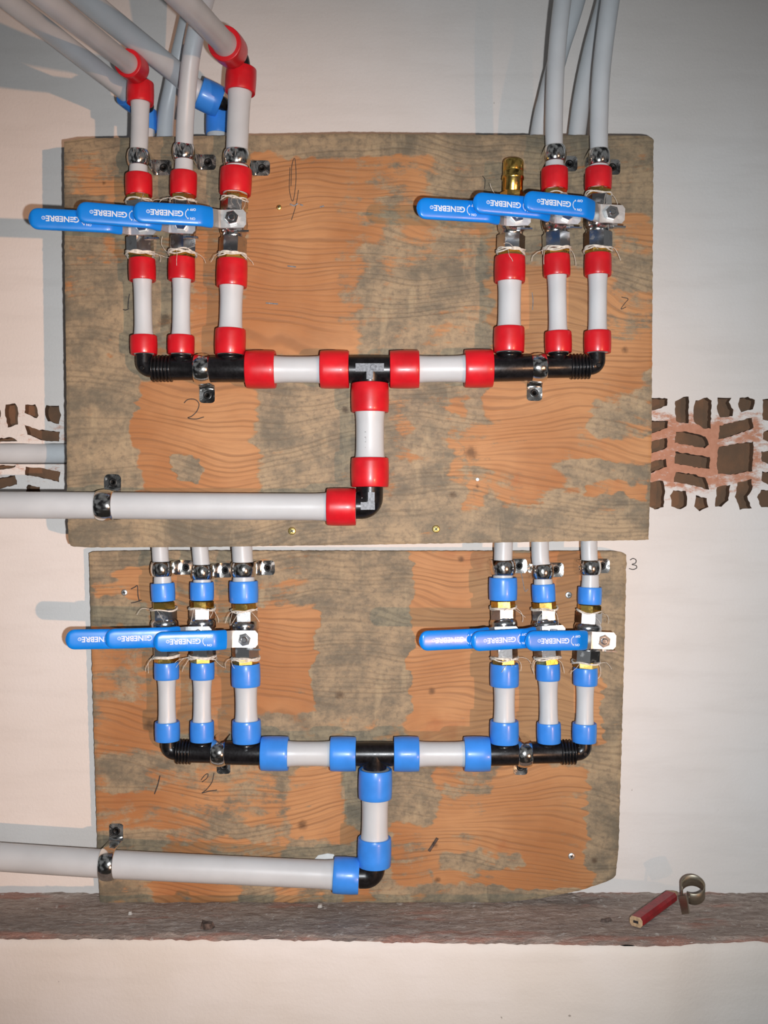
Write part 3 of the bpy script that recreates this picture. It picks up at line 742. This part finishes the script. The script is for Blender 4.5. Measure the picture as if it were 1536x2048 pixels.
    # hemp packing at the two threads
    for s_, rr, loops in ((c['h0'][0], r * 1.0, 4), (c['h1'][1], r * .95, 2)):
        mb = MB(); ax, ay = basis(d)
        for q in range(loops):
            path = []; n = 40; ph = rnd.uniform(0, 6); off = rnd.uniform(-.0012, .0010)
            for i in range(n + 1):
                t = 2 * math.pi * i / n
                path.append(at(s_) + d * (off + .0009 * math.sin(3 * t + ph) + .0008 * math.sin(2 * t + ph * 2)) + (ax * math.cos(t) + ay * math.sin(t)) * (rr * (1.02 + .04 * math.sin(4 * t + ph))))
            sweep(mb, path, .00068, 6, False)
        for q in range(rnd.choice((2, 3, 4))):
            t = rnd.uniform(-1.5, 1.5); rd = ax * math.cos(t) + ay * math.sin(t); st = at(s_) + rd * rr * 1.03
            side = ay * math.sin(t); v = st.copy(); path = [v.copy()]; dr = (rd + ay * rnd.uniform(-1, 1) + d * rnd.uniform(-1.4, .5)).normalized()
            for i in range(6): v = v + dr * .0028; dr = (dr + d * rnd.uniform(-.5, .2) + ay * rnd.uniform(-.3, .3) - rd * .12).normalized(); path.append(v.copy())
            sweep(mb, path, .00022, 5, False)
        mb.build('hemp_packing', M['hemp'], root)
    return root

# ================================================================== UPPER BOARD
def vclamp(label, px, py, h, hb, wt): pipe_clamp(label, px, py, h, hb, R(wt, h), Z, X)
# nipples below the valves (ring outer ends are the given points)
def col_nip(lab, lo, hi, h, wt, wr, mat, l0, l1): nipple(lab, lo, hi, h, wt, wr, mat, l0, l1, None)
col_nip('short milky pipe with two red rings under the outermost valve of the upper left bank', (288, 709), (284, 519), HU, 35, 54, 'red', 37, 43)
col_nip('short milky pipe with two red rings under the middle valve of the upper left bank', (362, 709), (363.5, 517), HU, 35, 54, 'red', 37, 44)
col_nip('thicker milky pipe with two red rings under the inner valve of the upper left bank', (460, 710), (464.5, 521), HU, 45, 62, 'red', 51, 53)
col_nip('thicker milky pipe with two red rings under the capped-off valve of the upper right bank', (1018, 705), (1020, 514), HU, 45, 62, 'red', 50, 51)
col_nip('short milky pipe with two red rings under the middle valve of the upper right bank', (1117, 706), (1113, 511), HU, 36, 54, 'red', 42, 42)
col_nip('short milky pipe with two red rings under the outermost valve of the upper right bank', (1195, 706), (1196, 509), HU, 36, 54, 'red', 43, 43)
nipple('horizontal milky pipe with two red rings left of the black tee on the upper board', (493, 739), (698, 739), HU, 52, 77, 'red', 58, 57)
nipple('horizontal milky pipe with two red rings right of the black tee on the upper board', (780, 739), (985, 737), HU, 52, 77, 'red', 58, 56)
DROP = nipple('vertical milky pipe with two red rings hanging from the black tee of the upper board', (740, 767), (740, 974), HU, 56, 76, 'red', 58, 58)
# faint maker's print down the front of the short drop pipe
def tube_print(parent, px, y0, y1, h, wt):
    mb = MB(); rr = R(wt, h) + .00005; rn = random.Random(5); y = y0
    while y < y1:
        for k in range(rn.choice((1, 2))):
            c = P(px + rn.uniform(-7, 1), y, h) + Yc * rr; box(mb, c, X, Z, Yc, rn.uniform(.0008, .0026), .0004, .0007)
        y += rn.uniform(1.6, 4.5)
    mb.build('printed_marking', M['graphite'], parent)
tube_print(DROP, 738, 850, 912, HU, 52)
# valves
valve('ball valve with blue lever of the upper left bank, its tip overhanging the wall', (281, 520), (278, 391), HU, (285, 452), (57, 437), 55, 'U', phase=.0, seed=1)
valve('ball valve with blue lever in the middle of the upper left bank', (364.5, 518), (366.5, 391), HU, (364, 449), (153, 424), 55, 'U', phase=.26, seed=2)
valve('ball valve with blue lever innermost of the upper left bank, hex nut fully visible', (464.5, 522), (470, 388), HU, (465, 438), (266, 424), 55, 'U', phase=.5, seed=3)
valve('ball valve with an open brass barb on top, innermost of the upper right bank', (1021, 515), (1025, 385), HU, (1034, 433), (833, 416), 55, 'U', phase=.5, barb=True, seed=4)
valve('ball valve with blue lever, middle of the upper right bank', (1113, 512), (1109, 380), HU, (1134, 430), (946, 405), 55, 'U', phase=.1, seed=5)
valve('ball valve with blue lever, outermost of the upper right bank near the board edge', (1196, 510), (1196, 378), HU, (1222, 428), (1047, 402), 55, 'U', phase=.2, seed=6)
# manifolds
def manifold(label, h, y, x_elb, x_r0, x_r1, ribs, x_end, wsmall, wbig, x_step, ports, ytop, elb_top, sgn, y_end=None):
    """black multiport manifold: sgn=+1 elbow on the left, -1 elbow on the right"""
    s = (D - h) / F; y2 = y if y_end is None else y_end
    root = thing('pipe_manifold', label, 'pipe fitting', P((x_elb + x_end) / 2, y, h))
    yy = lambda x: y2 + (y - y2) * (x - x_end) / (x_elb - x_end)
    mb = MB(); A = P(x_r1, yy(x_r1), h); B = P(x_step, yy(x_step), h); C = P(x_end, yy(x_end), h)
    l1 = (B - A).length; l2 = (C - A).length
    rev(mb, A, C, [(0, wsmall / 2 * s), (l1 - .003, wsmall / 2 * s), (l1 + .002, wbig / 2 * s), (l2, wbig / 2 * s)], 36)
    for (px, wp, ww) in ports:
        q = P(px, yy(px), h); t = P(px, ytop, h); Lp = (t - q).length; rr = wp / 2 * s
        rev(mb, q, t, [(0, rr * 1.25), (Lp * .45, rr * 1.2), (Lp * .62, rr * 1.05), (Lp * .75, rr), (Lp - .0016, rr), (Lp - .0014, rr * 1.25), (Lp - .0002, rr * 1.25)], 28)
    mb.build('manifold_body', M['black'], root)
    mb = MB(); A = P(x_elb, elb_top, h); Cn = P(x_elb, yy(x_elb), h); B = P(x_r0, yy(x_r0), h); rr = 33 / 2 * s
    path = [A]; k = .0062
    dv = (Cn - A).normalized(); dh = (B - Cn).normalized(); n = 8
    for i in range(n + 1):
        t = i / n * math.pi / 2; path.append(Cn - dv * k * (1 - math.sin(t)) + dh * k * (1 - math.cos(t)))
    path.append(B); sweep(mb, path, [rr] * (len(path) - 1) + [rr * 1.05], 28); 
    rev(mb, Cn + Yc * rr * .9, Cn + Yc * (rr + .0006), [(0, .0022), (.0014, .0022), (.0016, .0017)], 14)
    mb.build('end_elbow', M['black'], root)
    mb = MB(); A = P(x_r0, yy(x_r0), h); B = P(x_r1, yy(x_r1), h); L = (B - A).length; pr = []
    for i in range(ribs):
        t0 = L * i / ribs; dl = L / ribs
        pr += [(t0, wsmall * .40 * s), (t0 + dl * .30, wsmall * .43 * s), (t0 + dl * .40, wsmall * .58 * s), (t0 + dl * .8, wsmall * .58 * s), (t0 + dl * .92, wsmall * .43 * s)]
    pr.append((L, wsmall * .43 * s)); rev(mb, A, B, pr, 32); mb.build('ribbed_joint', M['black'], root)
    return root
manifold('black plastic manifold with end elbow feeding the upper left bank of valves', HU, 738, 288, 303, 345, 6, 492, 45, 53, 392, [(362, 32, 50), (460, 40, 60)], 710, 709, 1)
manifold('black plastic manifold with end elbow feeding the upper right bank of valves', HU, 733, 1194, 1181, 1140, 6, 986, 43, 53, 1085, [(1117, 32, 50), (1018, 40, 60)], 706, 707, -1, 737)
def black_tee(label, h, y, x0, x1, xc, w_, yb, mark):
    s = (D - h) / F; root = thing('tee_fitting', label, 'pipe fitting', P(xc, y, h)); mb = MB(); rr = w_ / 2 * s
    A = P(x0, y, h); B = P(x1, y, h); L = (B - A).length
    rev(mb, A, B, [(0, rr * .98), (L * .3, rr), (L * .7, rr), (L, rr * .98)], 36)
    q = P(xc, y, h); t = P(xc, yb, h); Lp = (t - q).length
    rev(mb, q, t, [(0, rr * 1.02), (Lp * .72, rr * 1.0), (Lp * .9, rr * .95), (Lp - .0002, rr * .95)], 36)
    mb.build('tee_body', M['black'], root)
    if mark:
        mb = MB(); c = P(xc, y, h) + Yc * (rr + .0002)
        box(mb, c, X, Z, Yc, 56 * s, 16 * s, .0012); box(mb, c - Z * 14 * s, X, Z, Yc, 13 * s, 18 * s, .00118)
        rev(mb, c + X * 7 * s, c + X * 7 * s + Yc * .0012, [(0, .0030), (.0009, .0030), (.0011, .0022), (.0008, .0018)], 18)
        mb.build('moulded_mark', M['mark'], root)
    return root
black_tee('black plastic tee with flash-greyed T-shaped mark at the centre of the upper board', HU, 739, 698.5, 779.5, 740, 56, 766.5, True)
black_tee('black plastic tee at the centre of the lower board', HLO, 1508, 712.5, 787.5, 750, 49, 1537.5, False)
def corner(label, h, top, cx, cy, left, w_, mark):
    s = (D - h) / F; rr = w_ / 2 * s; root = thing('elbow_fitting', label, 'pipe fitting', P(cx, cy, h)); mb = MB()
    A = P(cx, top, h); C = P(cx, cy, h); B = P(left, cy, h); k = .008; path = [A]
    for i in range(11):
        t = i / 10 * math.pi / 2; path.append(C + Z * k * (1 - math.sin(t)) - X * k * (1 - math.cos(t)))
    path.append(B); sweep(mb, path, rr, 36); mb.build('elbow_body', M['black'], root)
    if mark:
        mb = MB(); c = C + Yc * (rr + .0001); box(mb, c - X * 4 * s + Z * 0, X, Z, Yc, 28 * s, 15 * s, .0012); box(mb, c + X * 3 * s + Z * 15 * s, X, Z, Yc, 13 * s, 24 * s, .0013)
        mb.build('moulded_mark', M['mark'], root)
corner('black elbow with flash-greyed L-shaped mark joining the upper inlet pipe', HU, 974.5, 740, 1012, 712.5, 52, True)
corner('black elbow joining the lower inlet pipe', HLO, 1729.5, 746, 1752, 718.5, 48, False)
# inlet pipes
def inlet(label, pts, wt, h, ringw, ringl, mat):
    path = [P(*p) for p in pts]; root = thing('inlet_pipe', label, 'pipe', path[0]); sm = catmull(path, 16); s = (D - h) / F; acc = 0; rad = []
    for i in range(len(sm)):
        if i: acc += (sm[i] - sm[i - 1]).length
        rad.append(wt / 2 * s * (1 + .10 * math.exp(-(max(0, acc - ringl * s * .9) / .0065) ** 1.3)))
    mb = MB(); sweep(mb, sm, rad, 40); mb.build('tube', M['tube'], root); d = (path[1] - path[0]).normalized(); ring(root, path[0], path[0] + d * ringl * s, ringw / 2 * s, mat)
inlet('long horizontal milky inlet pipe with one red ring, clamped low on the upper board', [(712, 1014, HU), (500, 1013, HU), (212, 1011, HU), (0, 1010, HU), (-250, 1008, HU)], 54, HU, 76, 58, 'red')
inlet('long sloping milky inlet pipe with one blue ring, clamped low on the lower board', [(718, 1752, HLO), (500, 1742, HLO), (217, 1728, HLO), (0, 1714, HLO), (-250, 1697, HLO)], 55, HLO, 72, 51, 'blue')
s_ = (D) / F
mb = MB(); sweep(mb, [P(-400, 907, -.004), P(0, 907, -.004), P(300, 907, -.004)], 20.3 * s_, 36)
tag(mb.build('chased_pipe', M['tube']), 'milky pipe sunk in the brick chase and running behind the upper board', 'pipe')
# clamps on the upper board
pipe_clamp('steel clamp round the black manifold of the upper left bank', 405, 738, HU, HBU, R(50, HU), X, -Z)
pipe_clamp('steel clamp round the black manifold of the upper right bank', 1077, 735, HU, HBU, R(47, HU), X, -Z)
pipe_clamp('steel clamp on the upper inlet pipe at the left edge of the board', 211, 1011, HU, HBU, R(54, HU), X, Z, .0165)
vclamp('steel clamp on the outermost riser of the upper left bank', 277, 317, HU, HBU, 35)
vclamp('steel clamp on the middle riser of the upper left bank', 368, 306, HU, HBU, 35)
vclamp('steel clamp on the thick inner riser of the upper left bank', 474, 318, HU, HBU, 45)
vclamp('steel clamp on the middle riser of the upper right bank', 1110, 309, HU, HBU, 35)
vclamp('steel clamp on the outermost riser of the upper right bank', 1198, 316, HU, HBU, 35)
# risers of the upper board
def riser(label, pts, wt, h, ringw, ringl, mat, l2=0, r2=0):
    return supply(label, pts, wt, h, (ringw, ringl), mat, elbow=dict(l=l2, r=r2, mat=mat) if l2 else None)
sU = (D - HU) / F; sL = (D - HLO) / F
riser('milky riser with red rings at both ends, outermost of the upper left bank', [(278, 392, HU), (277, 330, HU), (280, 250, HU), (281, 166, HU)], 35, HU, 54, 42, 'red', 42 * sU, 27 * sU)
riser('milky riser with one red ring bending upwards, middle of the upper left bank', [(366.5, 392, HU), (368, 330, HU), (371, 230, HU + .006), (383, 110, HU + .022), (408, 5, HU + .05), (445, -110, HU + .10)], 35, HU, 54, 46, 'red')
riser('thick milky riser with red rings at both ends, inner one of the upper left bank', [(470.5, 389, HU), (473, 330, HU), (477, 230, HU), (483, 138, HU)], 44, HU, 64, 50, 'red', 48 * sU, 31 * sU)
riser('milky riser with one red ring, middle of the upper right bank', [(1109, 381, HU), (1109, 310, HU), (1108, 250, HU), (1112, 130, HU + .004), (1125, 0, HU + .012), (1150, -160, HU + .02)], 35, HU, 54, 43, 'red')
riser('milky riser with one red ring, outermost of the upper right bank', [(1196, 379, HU), (1198, 310, HU), (1198, 250, HU), (1203, 140, HU + .006), (1221, 0, HU + .018), (1250, -160, HU + .03)], 36, HU, 54, 41, 'red')
# their elbows and the pipes running out to the upper left
def onward(label, label_e, a_px, d_up, pts, wt, hh, ringw, ringl, mat, er):
    s = (D - hh) / F
    root, b, d = elbow_leg(label, None, None, pts, wt / 2 * s, ringw / 2 * s, ringl * s, mat)
    black_elbow(label_e, P(*a_px), Z, b, -d, er * s)
onward('thick milky pipe with red ring leading from the inner riser to the top left', 'black elbow atop the thick inner riser of the upper left bank', (483.5, 137.5, HU), Z,
       [(464, 103, HU + .022), (428, 64, HU + .08), (367, 0, HU + .17), (255, -110, HU + .27)], 44, HU, 66, 56, 'red', 17)
onward('milky pipe with red ring leading from the outermost riser to the top left', 'black elbow atop the outermost riser of the upper left bank', (281.5, 165.5, HU), Z,
       [(273, 139, HU + .016), (238, 113, HU + .06), (95, 0, HU + .21), (-50, -125, HU + .28)], 36, HU, 54, 50, 'red', 12)
# ================================================================== LOWER BOARD
col_nip('short milky pipe with two blue rings under the outermost valve of the lower left bank', (335, 1481), (333, 1324), HLO, 34, 50, 'blue', 38, 34)
col_nip('short milky pipe with two blue rings under the middle valve of the lower left bank', (404, 1482), (405, 1324), HLO, 35, 48, 'blue', 40, 34)
col_nip('thicker milky pipe with two blue rings under the inner valve of the lower left bank', (493.5, 1484), (491.5, 1327), HLO, 43, 58, 'blue', 44, 45)
col_nip('thicker milky pipe with two blue rings under the inner valve of the lower right bank', (1008.5, 1486), (1009, 1327), HLO, 41, 58, 'blue', 45, 45)
col_nip('short milky pipe with two blue rings under the middle valve of the lower right bank', (1098, 1485), (1096, 1327), HLO, 36, 48, 'blue', 40, 33)
col_nip('short milky pipe with two blue rings under the outermost valve of the lower right bank', (1168.5, 1484), (1171, 1335), HLO, 34, 49, 'blue', 38, 35)
nipple('horizontal milky pipe with two blue rings left of the black tee on the lower board', (523, 1507), (712, 1508), HLO, 48, 69, 'blue', 54, 51)
nipple('horizontal milky pipe with two blue rings right of the black tee on the lower board', (788, 1508), (979, 1508), HLO, 48, 70, 'blue', 50, 51)
nipple('vertical milky pipe with two blue rings hanging from the black tee of the lower board', (751, 1538), (748.5, 1731), HLO, 52, 68, 'blue', 58, 56)
valve('ball valve with blue lever of the lower left bank, its tip overhanging the wall', (333, 1325), (327, 1203), HLO, (331, 1276), (131, 1279), 53, 'L', phase=.3, seed=11)
valve('ball valve with blue lever in the middle of the lower left bank', (405, 1325), (404, 1201), HLO, (398, 1270), (210, 1278), 53, 'L', phase=.5, seed=12)
valve('ball valve with blue lever innermost of the lower left bank, hex nut fully visible', (491.5, 1328), (488, 1206), HLO, (490, 1278), (307, 1284), 54, 'L', phase=.4, seed=13)
valve('ball valve with blue lever, innermost of the lower right bank', (1009, 1328), (1006, 1201), HLO, (1012, 1270), (838, 1282), 53, 'L', phase=.5, seed=14)
valve('ball valve with blue lever reflecting a pinkish glare, middle of the lower right bank', (1096, 1328), (1088, 1203), HLO, (1105, 1268), (942, 1283), 53, 'L', phase=.5, seed=15)
valve('ball valve with blue lever, outermost of the lower right bank near the board edge', (1171, 1336), (1179, 1209), HLO, (1206, 1281), (1050, 1282), 53, 'L', phase=.1, seed=16)
manifold('black plastic manifold with end elbow feeding the lower left bank of valves', HLO, 1503, 338, 352, 383, 5, 524, 42, 47, 440, [(404, 30, 46), (493, 36, 54)], 1483, 1481.5, 1, 1507)
manifold('black plastic manifold with end elbow feeding the lower right bank of valves', HLO, 1504, 1167, 1152, 1121, 5, 979, 42, 47, 1060, [(1098, 30, 46), (1008.5, 36, 54)], 1486, 1484.5, -1, 1508)
pipe_clamp('steel clamp round the black manifold of the lower left bank', 438, 1505, HLO, HBL, R(45, HLO), X, -Z, .0140)
pipe_clamp('steel clamp round the black manifold of the lower right bank', 1049, 1507, HLO, HBL, R(45, HLO), X, -Z, .0140)
pipe_clamp('steel clamp on the lower inlet pipe at the left edge of the board', 217, 1728, HLO, HBL, R(55, HLO), X, Z, .0145)
vclamp('steel clamp on the outermost riser of the lower left bank', 323, 1138, HLO, HBL, 34)
vclamp('steel clamp on the middle riser of the lower left bank', 404, 1144, HLO, HBL, 34)
vclamp('steel clamp on the thick inner riser of the lower left bank', 487, 1139, HLO, HBL, 42)
vclamp('steel clamp on the thick inner riser of the lower right bank', 1006, 1135, HLO, HBL, 41)
vclamp('steel clamp on the middle riser of the lower right bank', 1085, 1143, HLO, HBL, 34)
vclamp('steel clamp on the outermost riser of the lower right bank', 1180, 1135, HLO, HBL, 34)
hb = .040    # the risers hug the wall side behind the upper board
riser('milky riser of the outermost valve of the lower left bank, passing behind the upper board', [(327, 1202, HLO), (324, 1140, HLO), (320, 1095, HLO - .002), (314, 900, hb), (298, 500, hb), (292, 300, HLO), (292, 222, HLO)], 33, HLO, 48, 36, 'blue', 40 * sL, 22 * sL)
riser('milky riser above the middle valve of the lower left bank, one blue ring', [(404, 1200, HLO), (404, 1140, HLO), (400, 1095, HLO - .002), (385, 900, hb), (345, 500, hb), (330, 275, HLO), (345, 170, HLO + .01), (371, 60, HLO + .03), (400, -60, HLO + .06)], 33, HLO, 48, 36, 'blue')
riser('thick milky riser above the inner valve of the lower left bank', [(488, 1205, HLO), (487, 1140, HLO), (484, 1095, HLO), (475, 900, hb), (445, 500, hb), (436, 330, HLO), (437, 222, HLO)], 41, HLO, 58, 43, 'blue', 48 * sL, 25 * sL)
riser('thick milky riser above the inner valve of the lower right bank, one blue ring', [(1006, 1200, HLO), (1006, 1140, HLO), (1007, 1090, HLO), (1015, 900, hb), (1050, 500, hb), (1078, 275, HLO), (1096, 190, HLO + .008), (1120, 100, HLO + .012), (1146, 20, HLO + .016), (1180, -100, HLO + .02)], 37, HLO, 57, 45, 'blue')
riser('milky riser above the middle valve of the lower right bank, one blue ring', [(1088, 1203, HLO), (1085, 1140, HLO), (1080, 1095, HLO), (1082, 900, hb), (1125, 500, hb), (1153, 275, HLO), (1165, 190, HLO + .004), (1184, 100, HLO + .01), (1206, 20, HLO + .014), (1240, -110, HLO + .02)], 35, HLO, 47, 35, 'blue')
riser('milky riser above the outermost valve of the lower right bank, one blue ring', [(1179, 1208, HLO), (1181, 1140, HLO), (1178, 1090, HLO), (1180, 900, hb), (1192, 500, hb), (1196, 275, HLO - .020), (1199, 140, HLO - .026), (1215, 0, HLO - .024), (1235, -150, HLO - .02)], 33, HLO, 48, 34, 'blue')
onward('thick milky pipe with blue ring running to the top left behind the middle riser', 'black elbow above the upper board edge between two blue rings', (437.5, 221.5, HLO), Z,
       [(440, 205, HLO + .012), (396, 184, HLO + .020), (346, 140, HLO + .045), (176, 2, HLO + .15), (30, -130, HLO + .22)], 42, HLO, 62, 44, 'blue', 14)
onward('milky pipe with blue ring running to the top left edge, lowest of the four', 'black elbow hidden behind the outermost riser above the upper board', (292.5, 221.5, HLO), Z,
       [(286, 210, HLO + .016), (250, 182, HLO + .035), (120, 80, HLO + .11), (18, 2, HLO + .17), (-120, -110, HLO + .22)], 35, HLO, 56, 44, 'blue', 13)

# ------------------------------------------------------------------ things on the ledge
def on_ledge(px, py): # point of the ledge top seen at a pixel
    hh = D - (Z0 - HL) * F / (py - 1024); return Vector(((px - 768) * (D - hh) / F, -hh, HL))
a = on_ledge(1272, 1857) + Z * .0065; b = on_ledge(1347, 1802) + Z * .0068
d = (b - a).normalized(); L = (b - a).length
root = thing('carpenter_pencil', 'stub of a red carpenter pencil lying on the mortar ledge at the right', 'pencil', (a + b) / 2)
side = d.cross(Z).normalized(); up = side.cross(d)
def pen_sec(c, w_, t_, ch=.28):
    o = [(-.5, -.5 + ch), (-.5, .5 - ch), (-.5 + ch * .6, .5), (.5 - ch * .6, .5), (.5, .5 - ch), (.5, -.5 + ch), (.5 - ch * .6, -.5), (-.5 + ch * .6, -.5)]
    return [c + side * (u * w_) + up * (v * t_) for u, v in o]
mb = MB(); s1 = pen_sec(a, .0135, .0100); s2 = pen_sec(a + d * L * .92, .0135, .0100)
mb.add(s1 + s2, [[k, (k + 1) % 8, 8 + (k + 1) % 8, 8 + k] for k in range(8)], False); mb.build('lacquered_body', M['pencilred'], root)
mb = MB(); s0 = pen_sec(a - d * .0003, .0128, .0094); mb.add(s0 + s1, [[k, (k + 1) % 8, 8 + (k + 1) % 8, 8 + k] for k in range(8)] + [list(range(8))[::-1]], False)
s3 = pen_sec(a + d * L * 1.05, .005, .0045); mb.add(s2 + s3, [[k, (k + 1) % 8, 8 + (k + 1) % 8, 8 + k] for k in range(8)] + [list(range(8, 16))], False); mb.build('bare_wood', M['pencilwood'], root)
mb = MB(); box(mb, a - d * .0004, side, up, d, .0050, .0024, .0006); s4 = pen_sec(a + d * L * 1.1, .0015, .0012)
s3b = pen_sec(a + d * L * 1.045, .0046, .004); mb.add(s3b + s4, [[k, (k + 1) % 8, 8 + (k + 1) % 8, 8 + k] for k in range(8)] + [list(range(8, 16)), list(range(8))[::-1]], False); mb.build('lead', M['lead'], root)
# loose saddle clamp leaning on the wall
c = on_ledge(1386, 1826); c = Vector((c.x, c.y, HL))
root = thing('loose_clamp', 'loose dull metal pipe clamp standing on the ledge beside the red pencil', 'clamp', c)
mb = MB(); rc = .0108; ax = Vector((-.16, -.52, .84)).normalized(); e1 = Vector((1, 0, .1)); e1 = (e1 - ax * e1.dot(ax)).normalized(); e2 = e1.cross(ax)
if e2.y > 0: e2 = -e2
cc = c + Z * .0235; W2 = .0165; vs = []; n = 30
for i in range(n + 1):
    t = math.radians(-190 + 318 * i / n)
    for rr, u in ((rc, -.5), (rc, .5), (rc + .0010, .5), (rc + .0010, -.5)):
        vs.append(cc + (e1 * math.cos(t) + e2 * math.sin(t)) * rr + ax * (u * W2))
mb.add(vs, [[i * 4 + k, i * 4 + (k + 1) % 4, (i + 1) * 4 + (k + 1) % 4, (i + 1) * 4 + k] for i in range(n) for k in range(4)] + [[0, 1, 2, 3], [len(vs) - 1, len(vs) - 2, len(vs) - 3, len(vs) - 4]], True)
mb.build('band', M['oldsteel'], root)
mb = MB(); t = math.radians(-188); st = cc + (e1 * math.cos(t) + e2 * math.sin(t)) * (rc + .0005); dn = Vector((.06, -.45, -1)).normalized()
box(mb, st + dn * .0115 , dn, Vector((.35, -.9, .4)).cross(dn).cross(dn).normalized(), Vector((.35, -.9, .4)).cross(dn).normalized(), .017, .012, .0012); mb.build('ear', M['oldsteel'], root)
# crumbs and chips
def chip(px, py, l, w_, ang, label, mat='debris', t=.003):
    c = on_ledge(px, py) + Z * (t * .5 + .0005); u = X * math.cos(ang) + Yc * -math.sin(ang); v = u.cross(Z)
    mb = MB(); lo = []; hi = []; rn = random.Random(px)
    for k in range(9):
        q = 2 * math.pi * k / 9; f = rn.uniform(.8, 1.15); p = c + u * math.cos(q) * l / 2 * f + v * math.sin(q) * w_ / 2 * f
        lo.append(p - Z * t * .5); hi.append(c + (p - c) * .72 + Z * t * rn.uniform(.3, .6))
    mb.add(lo + hi, [[k, (k + 1) % 9, 9 + (k + 1) % 9, 9 + k] for k in range(9)] + [list(range(9))[::-1], list(range(9, 18))], False)
    tag(mb.build('mortar_chip', M[mat]), label, 'chip')
chip(414, 1856, .012, .016, 1.0, 'dark mortar chip at the ledge front below the lower inlet pipe', t=.005)
chip(1213, 1844, .013, .0035, .25, 'thin dark splinter on the ledge left of the red pencil')
chip(1305, 1789, .006, .005, .2, 'small dark crumb on the ledge against the wall above the pencil', t=.004)
chip(260, 1830, .005, .004, .6, 'pale plaster crumb on the ledge left part below the board corner', 'whitecrumb')
chip(640, 1815, .007, .005, .6, 'pale plaster crumb on the ledge under the lower elbow', 'whitecrumb')
